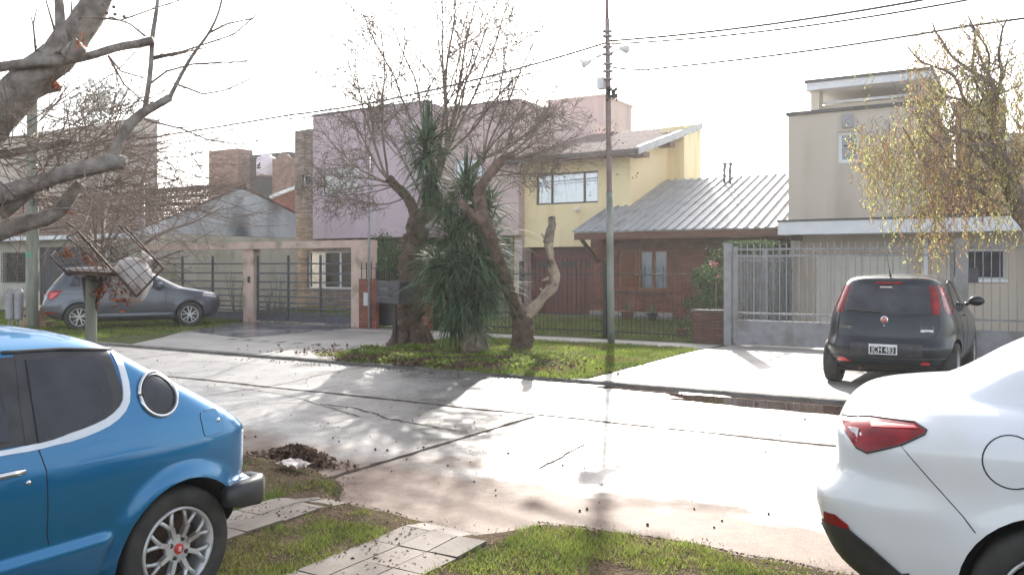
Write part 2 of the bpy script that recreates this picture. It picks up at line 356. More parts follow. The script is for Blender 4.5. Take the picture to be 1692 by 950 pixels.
def frame4(o, x, y):
    x = Vector(x).normalized(); y = Vector(y).normalized(); z = x.cross(y)
    m = Matrix((x, y, z)).transposed().to_4x4(); m.translation = Vector(o); return m
rng = random.Random(7); nrng = np.random.default_rng(11)
# ------------------------------------------------------------------ ground, road, kerbs, paving
def sheet(name, poly, z, material, kind='structure', label=None):
    v = [(p[0], p[1], z) for p in poly]
    a = sum(v[i][0]*v[(i+1) % len(v)][1]-v[(i+1) % len(v)][0]*v[i][1] for i in range(len(v)))
    if a < 0: v = v[::-1]
    o = MB().add(v, [tuple(range(len(v)))]).build(name, material); return tag(o, kind=kind, label=label)
def st(o): return tag(o, kind='structure')
sheet('ground', [(-900, -900), (900, -900), (900, 900), (-900, 900)], -.16, 'lawn_soil')
def rz(v): q = max(0, min(1, (v-8.7)/1.2)); return -.10+.06*q*q*(3-2*q)
RV = [4.4, 5.5, 7, 8.6, 8.8, 9.0, 9.2, 9.4, 9.6, 9.8, 10, 10.68]
st(MB().add([(x, v, rz(v)) for v in RV for x in (-140, 120)], [(2*i, 2*i+1, 2*i+3, 2*i+2) for i in range(len(RV)-1)], True).build('road', 'wet_road'))
st(MB().box(-140, 120, 10.78, 90, -.3, 0).build('terrain', 'lawn_soil'))
# near verge with a wavering edge that slopes down to the road
def near_edge(u):
    e = 4.93+.10*noise.noise(Vector((u*.9, 3, 0)))+.05*noise.noise(Vector((u*3.1, 9, 0)))
    if u < -4.5: e += .30*min(1, (-4.5-u)/.5)
    if -4.5 <= u < -2.6: e -= .42*min(1, (u+4.5)/.3)*min(1, (-2.6-u)/.3+.15)
    return e
def near_z(u, v):
    e = near_edge(u); return -.105*max(0, min(1, (v-(e-.35))/.35))**1.5+.012*noise.noise(Vector((u*2, v*2, 0)))*(1 if v < e-.1 else 0)
m = MB(); us = np.concatenate([np.linspace(-60, -8, 20), np.linspace(-7.9, 4, 160), np.linspace(4.2, 60, 20)]); vs_ = np.concatenate([[-90, -30], np.linspace(-10, 0, 6), np.linspace(.5, 4.4, 20)])
V = []; nu = len(us)
for v in vs_:
    for u in us: V.append((u, v, near_z(u, v)))
for k in range(1, 13):
    for u in us: e = near_edge(u); v = 4.4+(e+.02-4.4)*k/12; V.append((u, v, near_z(u, v)-(.02 if k == 12 else 0)))
nr = len(vs_)+12
m.add(V, [(j*nu+i, j*nu+i+1, (j+1)*nu+i+1, (j+1)*nu+i) for j in range(nr-1) for i in range(nu-1)], True); st(m.build('verge', 'soil'))
# far kerb, broken edge
m = MB(); ks = np.linspace(-40, 14, 260)
P = []
for u in ks:
    j = .03*noise.noise(Vector((u*1.7, 0, 0)))+.012*noise.noise(Vector((u*9, 0, 0))); h = .006*noise.noise(Vector((u*4, 5, 0)))
    P += [(u, 10.64+j, -.12), (u, 10.655+j, -.01+h), (u, 10.69+j, .004+h), (u, 10.80, .006)]
m.add(P, [(i*4+k, (i+1)*4+k, (i+1)*4+k+1, i*4+k+1) for i in range(len(ks)-1) for k in range(3)], True); st(m.build('kerb', 'kerb_stone'))
# joints and cracks in the concrete road
def crack(name, pts, w0, z, amp=.02, fr=2.5, seed=0):
    Q = []; 
    for a, b in zip(pts, pts[1:]):
        k = max(2, int(math.dist(a, b)/.05))
        for i in range(k): Q.append((a[0]+(b[0]-a[0])*i/k, a[1]+(b[1]-a[1])*i/k))
    V = []
    for i, q in enumerate(Q):
        a = Q[max(0, i-1)]; b = Q[min(len(Q)-1, i+1)]; d = Vector((b[0]-a[0], b[1]-a[1])).normalized(); n_ = Vector((-d.y, d.x))
        o = amp*noise.noise(Vector((q[0]*fr, q[1]*fr, seed)))+amp*.4*noise.noise(Vector((q[0]*11, q[1]*11, seed)))
        ww = w0*(.45+1.1*abs(noise.noise(Vector((q[0]*4.3, q[1]*4.3, seed+7)))))
        zz_ = z+(rz(q[1])+.1 if z < -.05 else 0); V += [(q[0]+n_.x*(o+ww), q[1]+n_.y*(o+ww), zz_), (q[0]+n_.x*(o-ww), q[1]+n_.y*(o-ww), zz_)]
    return st(MB().add(V, [(2*i, 2*i+1, 2*i+3, 2*i+2) for i in range(len(Q)-1)]).build(name, 'joint'))
crack('road_joint', [(-34, 8.42), (20, 8.42)], .042, -.094, .04, .8)
for u in (-22.5, -18, -13.6, -9.2, -.35, 4.1): crack('road_joint', [(u, 5.6), (u, 10.6)], .010, -.096, .02, 1.5, u)
crack('road_joint', [(-4.78, 4.9), (-4.76, 8.4)], .030, -.094, .03, 1.5, 3); crack('road_joint', [(-4.76, 8.4), (-4.7, 10.6)], .007, -.096, .03, 1.5, 4)
def gp(*px): return [tuple(pg(x, y, -.1))[:2] for x, y in px]
crack('road_crack', gp((535, 668), (590, 675), (640, 692), (700, 702), (760, 712)), .018, -.0955, .10, 2.2, 5)
crack('road_crack', gp((380, 640), (470, 652), (600, 690)), .010, -.0955, .06, 2.2, 6)
crack('road_crack', gp((965, 734), (940, 750), (905, 768), (885, 776)), .022, -.0955, .05, 4, 8)
crack('road_crack', gp((300, 700), (420, 668), (535, 664)), .006, -.0955, .05, 2, 9)
# tyre-rippled wet patch and the long puddle along the far gutter
def blob(name, u0, u1, v0, v1, z, material, ex=.22, seed=0, n=140):
    V = []
    for k in range(n):
        t = 2*math.pi*k/n; x = math.cos(t); y = math.sin(t); rr = 1+ex*noise.noise(Vector((x*2.4, y*2.4, seed)))+ex*.5*noise.noise(Vector((x*9, y*9, seed)))
        V.append(((u0+u1)/2+(u1-u0)/2*math.copysign(abs(x)**.8, x)*rr, min((v0+v1)/2+(v1-v0)/2*y*rr, 10.66), z))
    return st(MB().add(V, [tuple(range(n))]).build(name, material))
blob('puddle', -3.9, 1.9, 9.82, 10.66, -.036, 'puddle', .25, 2)
blob('puddle', -5.0, -3.8, 10.36, 10.64, -.036, 'puddle', .3, 5)
# far side: drives and footpath
sheet('driveway', [(-15.7, 10.80), (-10.2, 10.80), (-10.9, 12.6), (-11.1, 15.9), (-14.75, 15.9), (-14.75, 16.9), (-19.2, 16.9), (-18.3, 14.3), (-16.6, 12.2)], .004, 'shaded_drive')
sheet('driveway_tiles', [(-18.9, 13.9), (-14.9, 13.0), (-14.85, 19.8), (-19.0, 19.8)], .008, 'wet_tile')
sheet('sidewalk', [(-11.1, 15.9), (-5.3, 15.9), (-5.3, 16.9), (-14.75, 16.9), (-14.75, 15.9)], .004, 'drive_concrete')
sheet('driveway', [(-5.30, 10.80), (6.5, 10.80), (6.5, 21.8), (-5.05, 21.8), (-5.1, 16.9), (-5.35, 15.4)], .005, 'drive_concrete')
for (a, b) in (((-2.6, 10.85), (-2.4, 16.8)), ((-5.2, 13.4), (3.4, 13.3)), ((.6, 10.85), (.7, 16.8))): crack('slab_joint', [a, b], .006, .0095, .015, 1, a[0])
sheet('garage_path', [(-14.6, 17.5), (-12.2, 17.5), (-11.9, 24.9), (-14.9, 24.9)], .005, 'drive_concrete')
# ridged apron of the left drive
m = MB()
for k in range(9): u = -15.2+k*.5; m.add([(u, 12.45, .006), (u+.34, 12.45, .006), (u+.30, 12.9, .03), (u+.04, 12.9, .03)], [(0, 1, 2, 3)])
st(m.build('driveway_ramp', 'shaded_drive'))
# near side: two tiled wheel tracks
def track(u0, u1, v0, v1):
    m = MB(); z0 = .012; k = int((v1-v0)/.30)
    rr = random.Random(int(u0*10)); nn = max(2, round((u1-u0)/.21)); wd = (u1-u0)/nn
    m.box(u0+.01, u1-.01, v0, v1-.05, -.2, z0-.035)
    for j in range(k+1):
        for i in range(nn):
            a = v0+j*.30+rr.uniform(0, .004); b = min(a+.293, v1-.06+.05*rr.random()); 
            if b-a < .1: continue
            dz = rr.uniform(-.004, .003)-(.008 if rr.random() < .1 else 0); tl = rr.uniform(-.004, .004); x0 = u0+i*wd+.004+rr.uniform(-.004, .004); x1 = u0+(i+1)*wd-.004
            zf = lambda v: near_z((u0+u1)/2, v)*.8
            P = [(x0, a, z0+dz+zf(a)), (x1, a, z0+dz+tl+zf(a)), (x1, b, z0+dz+tl+zf(b)), (x0, b, z0+dz+zf(b))]
            m.prism([Vector(p)+Vector((0, 0, 0)) for p in P], (0, 0, -.04))
    return st(m.build('path', 'track_tile'))
mat('track_tile', (.15, .12, .10), .85, (.22, .185, .155), 2.6, bump=.5, bscale=60, bdist=.006, col3=(.14, .115, .09), scale3=3.5, island=.14)
track(-3.27, -2.66, -1.0, 4.36); track(-4.42, -3.98, -1.0, 4.42)

# ------------------------------------------------------------------ building helpers
def wall(mb, a0, a1, z0, z1, p, th, holes=(), axis='u'):
    A = sorted({a0, a1, *[h[0] for h in holes], *[h[1] for h in holes]}); A = [a for a in A if a0 <= a <= a1]
    for x0, x1 in zip(A, A[1:]):
        cuts = sorted([(h[2], h[3]) for h in holes if h[0] <= x0+1e-6 and h[1] >= x1-1e-6]); z = z0
        for c in cuts+[(z1, z1)]:
            if c[0] > z+1e-5:
                if axis == 'u': mb.box(x0, x1, p, p+th, z, c[0])
                else: mb.box(p, p+th, x0, x1, z, c[0])
            z = max(z, c[1])
    return mb
def pxr(x0, y0, x1, y1, v):
    """photo rectangle on the plane y=v -> (u0,u1,z0,z1)"""
    a = pv(x0, (y0+y1)/2, v); b = pv(x1, (y0+y1)/2, v); um = (x0+x1)/2
    return (a.x, b.x, pv(um, y1, v).z, pv(um, y0, v).z)
def window(parent, rect, v, frame='white_frame', n=2, fw=.05, rec=.10, curtain='curtain', name='window', sill=None, glass='glass', transom=None, splits=None):
    u0, u1, z0, z1 = rect; m = MB(); y0, y1 = v+rec, v+rec+.05
    m.box(u0, u1, y0, y1, z0, z0+fw); m.box(u0, u1, y0, y1, z1-fw, z1); m.box(u0, u0+fw, y0, y1, z0+fw, z1-fw); m.box(u1-fw, u1, y0, y1, z0+fw, z1-fw)
    sp_ = splits or [i/n for i in range(1, n)]
    for f in sp_: x = u0+(u1-u0)*f; m.box(x-fw*.6, x+fw*.6, y0-.004, y1-.004, z0+fw, z1-fw)
    if transom: z = z0+(z1-z0)*transom; m.box(u0+fw, u1-fw, y0+.003, y1-.01, z-fw/2, z+fw/2)
    w_ = m.build(name, frame, parent)
    MB().box(u0+fw, u1-fw, y0+.02, y0+.026, z0+fw, z1-fw).build('pane', glass, w_)
    if curtain:
        c = MB(); k = int((u1-u0)/.035); V = []
        for i in range(k+1):
            x = u0+(u1-u0)*i/k; d = .022*math.sin(i*1.35)+.012*math.sin(i*.41)
            V += [(x, y1+.09+d, z0), (x, y1+.09+d, z1)]
        c.add(V, [(2*i, 2*i+2, 2*i+3, 2*i+1) for i in range(k)], True); c.build('curtain', curtain, w_)
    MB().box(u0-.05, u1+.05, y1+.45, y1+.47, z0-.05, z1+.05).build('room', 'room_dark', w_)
    if sill: MB().box(u0-.06, u1+.06, v-.06, v+rec, z0-.06, z0).build('sill', sill, w_)
    return w_
def tiles(mb, A, B, Cc, D, cols, rows, amp=.03, lift=.035):
    """A-B eave, D-C ridge; rolled tiles in lapped courses"""
    A, B, Cc, D = map(Vector, (A, B, Cc, D)); nrm = (B-A).cross(D-A).normalized()
    if nrm.z < 0: nrm = -nrm
    k = 5; nx = cols*k; V = []; F = []
    for j in range(rows):
        for e in (0, 1):
            t = (j+e*1.03)/rows
            for i in range(nx+1):
                s_ = i/nx; p = (A.lerp(B, s_)).lerp(D.lerp(Cc, s_), min(t, 1.0)); h = amp*abs(math.sin(math.pi*i/k))+ (lift if e == 0 else 0)
                h += .008*noise.noise(Vector((i//k*1.7, j*2.3, 0)))
                V.append(p+nrm*h)
    for j in range(rows):
        b = j*2*(nx+1)
        F += [(b+i, b+i+1, b+nx+1+i+1, b+nx+1+i) for i in range(nx)]
    return mb.add(V, F, False)
def ribbed(mb, A, B, Cc, D, n, h=.035, w_=.05):
    A, B, Cc, D = map(Vector, (A, B, Cc, D)); nrm = (B-A).cross(D-A).normalized()
    if nrm.z < 0: nrm = -nrm
    mb.prism([A, B, Cc, D], -nrm*.04)
    for i in range(n+1):
        s_ = i/n; p = A.lerp(B, s_); q = D.lerp(Cc, s_); mb.bar(p+nrm*h*.5-(q-p).normalized()*.03, q+nrm*h*.5, w_, h, up=nrm)
    return mb
# ------------------------------------------------------------------ low old house, far left
h = thing('low_house', 'old low white house with mossy brown tile roof and streaked grey gable, far left', 'house', (-34, 17, 0))
r1 = pxr(5, 418, 42, 466, 17); r2 = pxr(62, 408, 148, 512, 17); r3 = pxr(174, 404, 212, 436, 17)
m = MB(); wall(m, -52, -24, 0, 2.78, 17, .25, [(r1[0], r1[1], r1[2], r1[3]), (r2[0], r2[1], 0, r2[3]), (r3[0], r3[1], r3[2], r3[3])]); m.box(-52, -51.7, 17.25, 23.4, 0, 2.78); m.box(-51.7, -24.27, 23.2, 23.4, 0, 3.5); m.build('wall', 'old_white_plaster', h)
gw = MB().prism([(-24.25, 17, 2.68), (-24.25, 17, 2.80), (-24.25, 20.9, 4.40), (-24.25, 23.5, 3.60), (-24.25, 23.5, 2.68)], (.25, 0, 0)).build('gable', 'old_grey_plaster', h)
MB().box(-24.26, -23.95, 16.98, 23.52, 0, 2.66).build('side_wall', 'mossy_plaster', h)
m = MB(); tiles(m, (-52, 16.45, 2.62), (-23.9, 16.45, 2.62), (-23.9, 20.9, 4.46), (-52, 20.9, 4.46), 120, 15); tiles(m, (-23.9, 23.6, 3.62), (-52, 23.6, 3.62), (-52, 20.9, 4.46), (-23.9, 20.9, 4.46), 90, 16)
rf = m.build('roof', 'roof_tile', h)
MB().tube([(-52, 20.9, 4.50), (-23.9, 20.9, 4.50)], .09, 8).build('ridge', 'roof_tile', rf)
MB().box(-52, -23.95, 16.40, 16.46, 2.50, 2.64).build('fascia', 'white_fascia', h)
MB().prism([(-24.02+.02, 16.4, 2.45), (-23.98, 17.7, 2.45+.3), (-23.98, 17.7, 3.12), (-23.98, 16.4, 2.62)], (.05, 0, 0)).build('barge_board', 'white_fascia', h)
w_ = window(h, r1, 17, 'old_frame' if 'old_frame' in M else 'dark_frame', 2, .04, .12, None)
m = MB(); u0, u1, z0, z1 = r1
for i in range(13): x = u0+(u1-u0)*i/12; m.bar((x, 16.95, z0-.03), (x, 16.95, z1+.03), .016)
for i in range(9): z = z0+(z1-z0)*i/8; m.bar((u0-.03, 16.95, z), (u1+.03, 16.95, z), .016)
m.build('grille', 'black_iron', w_)
m = MB(); u0, u1 = r2[0], r2[1]; k = 34
for i in range(k): x = u0+(u1-u0)*i/k; m.box(x, x+(u1-u0)/k*.6, 17.10, 17.16, 0, r2[3]); 
m.box(u0, u1, 17.16, 17.2, 0, r2[3]); m.build('garage_door', 'gate_grey', h)
window(h, r3, 17, 'old_white_plaster', 2, .05, .10, None)
rd = pxr(148, 410, 172, 500, 17); MB().box(rd[0], rd[1], 16.96, 16.998, 0, rd[3]).build('door', 'dark_timber', h)
# ------------------------------------------------------------------ far tan block, brick house and tank behind
a = pv(-120, 200, 32); b = pv(236, 200, 32); TZ = b.z
h = thing('apartment_block', 'plain tan apartment block behind the bare trees on the left', 'building', (a.x, 32, 0))
MB().box(a.x, b.x, 32, 33, 0, TZ).build('wall', 'tan_block', h); MB().box(a.x-.1, b.x+.1, 31.9, 33.1, TZ, TZ+.2).build('parapet', 'tan_block', h)
V0 = 36
c0 = pv(345, 250, V0); c1 = pv(393, 250, V0)
h = thing('brick_house', 'brick house with tiled roof and two brick chimneys seen over the grey gable', 'house', (c0.x, V0, 0))
MB().box(c0.x, c1.x, V0, V0+1.2, 0, c0.z).build('chimney', 'brick_brown', h)
q0 = pv(450, 262, V0-1); q1 = pv(473, 262, V0-1); MB().box(q0.x, q1.x, V0-1, V0-.2, 2, q0.z).lathe([(.001, q0.z+.30), (.25, q0.z+.25), (.42, q0.z+.05), (.42, q0.z-.05)], ((q0.x+q1.x)/2, V0-.6, 0), 'Z', 12).build('chimney', 'brick_brown', h)
p0 = pv(394, 262, V0+1); p1 = pv(478, 262, V0+1); MB().box(p0.x, p1.x, V0+1, V0+5, 0, p0.z-.35).box(p0.x+(p1.x-p0.x)*.25, p1.x, V0+.97, V0+5.03, 3, p0.z+.12).build('parapet', 'black_tank', h)
e0 = pv(398, 318, V0-3.5); e1 = pv(500, 330, V0-3.5); m = MB(); t0 = pv(410, 294, V0+.9); t1 = pv(500, 285, V0+.9)
tiles(m, (e0.x, V0-3.5, 3.55), (e1.x+3, V0-3.5, 3.55), (e1.x+3, V0+.9, 5.45), (t0.x, V0+.9, 5.45), 40, 16); m.build('roof', 'roof_tile_red', h)
f0 = pv(448, 326, 30); f1 = pv(492, 309, 30)
MB().bar((f0.x, 30, f0.z), (f1.x+.4, 30, f1.z+.1), .2, .16).build('barge_board', 'white_fascia', h)
MB().prism([(f0.x, 30.1, 0), (f1.x+.4, 30.1, 0), (f1.x+.4, 30.1, f1.z), (f0.x, 30.1, f0.z-.05)], (0, .3, 0)).build('wall', 'brick', h)
MB().box(c0.x, p1.x+2, V0-3.2, V0+.9, 0, 3.6).build('wall', 'brick', h)
q0 = pv(432, 262, V0-1.5+1.2); q1 = pv(455, 262, V0-.3); cx = (q0.x+q1.x)/2; rr = (q1.x-q0.x)/2; zb = pv(440, 291, V0-.3).z; zt = pv(440, 262, V0-.3).z
wt = thing('water_tank', 'white water tank with dark emblem on the roof between the brick chimneys', 'water tank', (cx-.15, V0, zb))
MB().lathe([(.001, zb), (rr, zb), (rr*1.02, zb+.05), (rr, zt-.1), (rr*.9, zt+.02), (rr*.5, zt+.13), (rr*.5, zt+.2), (.001, zt+.22)], (cx-.15, V0-.3, 0), 'Z', 24).build('tank', 'tank_white', wt)
zz = (zb+zt)/2; MB().box(cx-.32, cx-.02, V0-.3-rr*1.04, V0-.3-rr*.9, zz-.14, zz-.05).box(cx-.28, cx-.06, V0-.3-rr*1.04, V0-.3-rr*.9, zz-.03, zz+.12).box(cx-.12, cx-.04, V0-.3-rr*1.04, V0-.3-rr*.9, zz+.12, zz+.22).build('emblem', 'seam', wt)
cc = pv(391, 258, V0+.6); wt2 = thing('water_tank', 'white cylinder tank half hidden behind the left brick chimney', 'water tank', (cc.x, V0+1.7, 4.2))
MB().lathe([(.001, cc.z-2), (.45, cc.z-2), (.45, cc.z), (.25, cc.z+.2), (.001, cc.z+.22)], (cc.x-.15, V0+1.7, 0), 'Z', 20).build('tank', 'tank_white', wt2)
# ------------------------------------------------------------------ purple house
VP = 24.0
ua = pv(517, 192, VP).x; ztop = pv(517, 192, VP).z; zbot = pv(600, 393, VP).z; ub = pv(706, 192, VP).x
h = thing('purple_house', 'modern two-storey house with mauve plaster and a stone-clad column', 'house', ((ua+ub)/2, VP, 0))
wr = pxr(529, 277, 593, 322, VP); wr2 = pxr(748, 262, 800, 292, VP+.6)
uc = pv(852, 180, VP).x-.25
m = MB(); wall(m, ua, ub, zbot, ztop, VP, .25, [wr]); m.box(ua, ua+.25, VP+.25, VP+8, zbot, ztop); m.box(ub-.25, ub, VP+.25, VP+8, zbot, ztop); m.box(ua+.25, ub-.25, VP+7.75, VP+8, zbot, ztop); m.box(ua+.25, ub-.25, VP+.25, VP+7.75, zbot, zbot+.2); m.box(ua+.25, ub-.25, VP+.25, VP+7.75, ztop-.35, ztop-.2)
m.build('wall', 'purple_plaster', h)
for f in (.35,): MB().box(ua, ub, VP-.004, VP+.002, zbot+(ztop-zbot)*.52, zbot+(ztop-zbot)*.525).build('groove', 'old_grey_plaster', h)
MB().box(ua-.04, ub+.04, VP-.04, VP+.28, ztop, ztop+.06).build('coping', 'grey_metal', h)
window(h, wr, VP, 'white_frame', 2, .06, .12, 'curtain', glass='glass_sky')
zt2 = pv(780, 172, VP+.6).z
m = MB(); wall(m, ub+.003, uc, zbot, zt2, VP+.6, .25, [wr2]); m.box(ub+.003, uc-.253, VP+.85, VP+8, zt2-.3, zt2-.1); m.box(uc-.25, uc, VP+.85, VP+8, 0, zt2); m.box(ub+.003, uc-.25, VP+.85, VP+7, zbot, zbot+.2); m.build('wall', 'pink_plaster', h)
window(h, wr2, VP+.6, 'white_frame', 2, .06, .12, 'curtain', glass='glass_sky')
s0 = pv(487, 215, VP+.3).x; s1 = ua-.003; zs = pv(500, 215, VP+.3).z; sw = pxr(499, 288, 513, 307, VP+.3)
m = MB(); wall(m, s0, s1, zbot, zs, VP+.3, .3, [sw]); m.box(s0, s1, VP+.6, VP+.95, zbot, sw[2]-.05); m.box(s0, s1, VP+.95, VP+1.2, sw[2]-.05, zs); m.build('stone_column', 'stone_cladding', h)
window(h, sw, VP+.3, 'white_frame', 1, .05, .12, None)
ug = pv(606, 440, VP+.3).x; gr = pxr(507, 415, 586, 477, VP+.3)
m = MB(); wall(m, s0, ug, 0, zbot-.002, VP+.3, .3, [gr]); m.box(ug-.3, ug, VP+.6, VP+1.6, 0, zbot-.002); m.build('ground_floor_wall', 'stone_cladding', h)
m = MB(); wall(m, ug-.3, uc, 0, zbot, VP+1.6, .3, [(uc-2.6, uc-1.5, 0, 2.1)]); m.build('porch_wall', 'stone_cladding', h)
window(h, gr, VP+.3, 'white_frame', 3, .06, .12, 'curtain', glass='glass_sky')
MB().box(uc-2.6, uc-1.5, VP+1.7, VP+1.75, 0, 2.1).build('door', 'garage_wood', h)
t0 = pv(905, 170, 32); t1 = pv(997, 165, 32); tb = MB().box(t0.x, t1.x, 32, 35, 2, t0.z).box(t0.x-.05, t1.x+.05, 31.95, 35.05, t0.z, t0.z+.1).build('roof_tower', 'pink_plaster', h)
MB().box(t0.x, uc, 33, 36, 0, 5).box(t0.x+.5, t1.x, 35.02, 36, 0, 5.2).build('rear_wall', 'pink_plaster', h)
# ------------------------------------------------------------------ yellow house
VY = 25.0; uy0, uy1 = -15.1, -10.8
h = thing('yellow_house', 'yellow two-storey house with sloping metal roof and dark red garage door', 'house', (-13, VY, 0))
wr = pxr(885, 285, 988, 337, VY); gd = pxr(866, 408, 976, 517, VY); gd = (gd[0], uy1-.02, 0, gd[3])
zr = lambda v: 5.16+.262*(v-24.3)
m = MB(); wall(m, uy0, uy1, 0, zr(VY)-.05, VY, .25, [wr, gd]); m.build('wall', 'yellow_plaster', h)
m = MB(); m.prism([(uy1-.25, VY+.25, 0), (uy1-.25, 28.3, 0), (uy1-.25, 28.3, zr(28.3)-.05), (uy1-.25, VY+.25, zr(VY+.25)-.05)], (.25, 0, 0)); m.build('side_wall', 'yellow_plaster', h); m = MB(); m.prism([(uy0, VY+.25, 0), (uy0, 30, 0), (uy0, 30, zr(30)-.05), (uy0, VY+.25, zr(VY+.25)-.05)], (.25, 0, 0)); m.build('side_wall', 'yellow_plaster', h)
m = MB(); m.prism([(uy1-.25, 28.3, 0), (uy1-.25, 30.05, 0), (uy1-.25, 30.05, 6.82), (uy1-.25, 28.3, 6.48)], (.85, 0, 0)); m.build('stair_block', 'yellow_plaster', h)
MB().box(uy0+.25, uy1-.25, 29.8, 30.05, 0, 6.6).build('rear_wall', 'yellow_plaster', h)
m = MB(); ribbed(m, (uy0-.3, 24.25, 5.2), (uy1+.55, 24.25, 5.2), (uy1+.55, 30.2, 6.78), (uy0-.3, 30.2, 6.78), 26, .03, .05)
rf = m.build('roof', 'roof_metal_red', h)
MB().bar((uy1+.60, 24.22, 5.16), (uy1+.60, 30.22, 6.76), .06, .24).build('rake_board', 'grey_metal', rf)
MB().box(uy0-.3, uy1+.55, 24.12, 24.24, 5.05, 5.2).build('gutter', 'dark_frame', rf)
MB().prism([(uy0-.25, 24.3, 5.08), (uy0-.25, 24.98, 5.08), (uy0-.25, 24.98, 5.30), (uy0-.25, 24.3, 5.13)], (uy1-uy0+.7, 0, 0)).build('soffit', 'dark_timber', rf)
for v in (24.9, 27.2): MB().box(uy1+.01, uy1+.5, v, v+.5, zr(v)-.25, zr(v)-.09).build('beam_end', 'dark_timber', h)
window(h, wr, VY, 'dark_frame', 3, .06, .10, 'curtain_white', splits=[.25, .77], glass='glass_sky', sill=None)
m = MB(); u0, u1, _, z1 = gd
m.box(u0, u1, VY+.5, VY+.56, 0, z1)
k = 22
for i in range(k): x = u0+(u1-u0)*i/k; m.box(x+.012, x+(u1-u0)/k-.012, VY+.47, VY+.51, 0.03, z1*.83)
m.box(u0, u1, VY+.46, VY+.52, z1*.84, z1); g_ = m.build('garage_door', 'garage_wood', h)
for i in range(4): MB().box(u0+.25+i*.95, u0+.75+i*.95, VY+.445, VY+.465, z1*.70, z1*.78).build('vent', 'black_trim', g_)
MB().box(u0-.02, u1, VY+.0, VY+.45, z1-.002+.01, z1+.1).build('lintel', 'dark_timber', h) if False else None
MB().tube([(uy0-.08, VY-.1, 0), (uy0-.08, VY-.1, 5.1)], .05, 8).build('downpipe', 'grey_metal', h)
lp = pv(853, 317, VY-.1); MB().lathe([(.001, -.08), (.07, -.06), (.07, .05), (.001, .08)], lp, 'Z', 10).build('wall_lamp', 'black_trim', h)
lp = pv(953, 346, VY-.08); MB().lathe([(.001, -.08), (.07, -.06), (.07, .05), (.001, .08)], lp, 'Z', 10).build('wall_lamp', 'white_frame', h)
# ------------------------------------------------------------------ brick bungalow with ribbed metal roof
VB = 24.0; ub0, ub1 = -11.5, -5.33
h = thing('brick_bungalow', 'single-storey red brick house under a ribbed grey metal roof', 'house', (-8.4, VB, 0))
wr = pxr(1021, 412, 1104, 480, VB); wl = pv(976, 450, VB).x; dr = pxr(1166, 402, 1215, 520, VB)
m = MB(); wall(m, wl, ub1, 0, 2.5, VB, .25, [wr, (dr[0], dr[1], 0, dr[3])]); m.box(wl, wl+.25, VB+.25, VB+1, 0, 2.5)
m.build('wall', 'brick', h)
pr = pxr(1112, 395, 1164, 520, VB-.25); MB().box(pr[0], pr[1], VB-.25, VB-.002, 0, 2.5).build('brick_pier', 'brick', h)
MB().box(dr[0]-.3, dr[1]+.3, VB+.3, VB+.35, 0, dr[3]+.1).build('door', 'dark_timber', h); MB().box(wl, ub1-.02, 33, 33.25, 0, 2.6).box(wl, wl+.25, VB+1, 33, 0, 2.5).build('rear_wall', 'brick', h)
MB().box(wl-.01, pr[0]-.004, VB-.06, VB-.003, 0, .22).build('plinth', 'drive_concrete', h)
MB().box(wr[0]-.05, wr[1]+.1, VB-.12, VB-.003, wr[2]-.10, wr[2]-.02).build('sill', 'brick_dark', h)
m = MB(); ribbed(m, (ub0, 22.45, 2.62), (ub1+.03, 22.45, 2.62), (ub1+.03, 28, 4.58), (ub0, 28, 4.58), 22, .045, .05); rf = m.build('roof', 'roof_metal', h)
m = MB(); ribbed(m, (ub1+.03, 33.5, 2.62), (ub0, 33.5, 2.62), (ub0, 28, 4.58), (ub1+.03, 28, 4.58), 22, .045, .05); m.build('rear_roof', 'roof_metal', h)
MB().box(ub0, ub1, 22.47, 22.52, 2.38, 2.575).build('fascia', 'dark_timber', h)
MB().prism([(ub0+.02, 22.52, 2.38), (ub0+.02, VB, 2.48), (ub0+.02, VB, 3.05), (ub0+.02, 22.52, 2.56)], (.04, 0, 0)).build('side_fascia', 'dark_timber', h)
MB().box(ub0+.06, ub1, 22.53, 24.6, 2.44, 2.47).build('soffit', 'dark_timber', h)
for x in (wl+.25,): MB().bar((x, 22.8, 2.44), (x, VB, 1.75), .08, .10).build('bracket', 'dark_timber', h)
# window: louvred shutter on the left, timber casement with lace curtains
us_ = wr[0]+(wr[1]-wr[0])*.40; u0, u1, z0, z1 = wr
w_ = window(h, (us_, u1, z0, z1), VB, 'shutter_wood', 2, .08, .06, 'curtain_white')
m = MB(); a, b = u0+.03, us_-.02
m.box(a, b, VB+.03, VB+.08, z0, z0+.08); m.box(a, b, VB+.03, VB+.08, z1-.08, z1); m.box(a, a+.08, VB+.03, VB+.08, z0+.08, z1-.08); m.box(b-.08, b, VB+.03, VB+.08, z0+.08, z1-.08)
k = 14
for i in range(k): z = z0+.09+(z1-z0-.2)*i/k; m.prism([(a+.08, VB+.035, z), (a+.08, VB+.075, z+.05), (a+.08, VB+.075, z+.062), (a+.08, VB+.035, z+.012)], (b-a-.16, 0, 0))
m.box(a+.08, b-.08, VB+.085, VB+.095, z0, z1); m.build('shutter', 'shutter_wood', h)
for dx, tw in ((0, 0), (.55, .2)):
    pth = thing('roof_vent', 'bent metal flue pipe on the ribbed roof, '+('the left of the pair' if dx == 0 else 'the right of the pair'), 'vent pipe', (-9.0+dx*.6, 27.2, 4.3), 'flue pipes on the metal roof')
    x = pv(1197+dx*17, 275, 27.2).x; MB().tube([(x, 27.2, 4.2), (x, 27.2, 4.75), (x+.08, 27.0, 4.85)], .05, 10).build('pipe', 'grey_metal', pth)
    MB().lathe([(.001, .08), (.085, .05), (.085, 0), (.04, -.02)], (x+.08, 27.0, 4.88), 'Z', 10).build('cowl', 'grey_metal', pth)
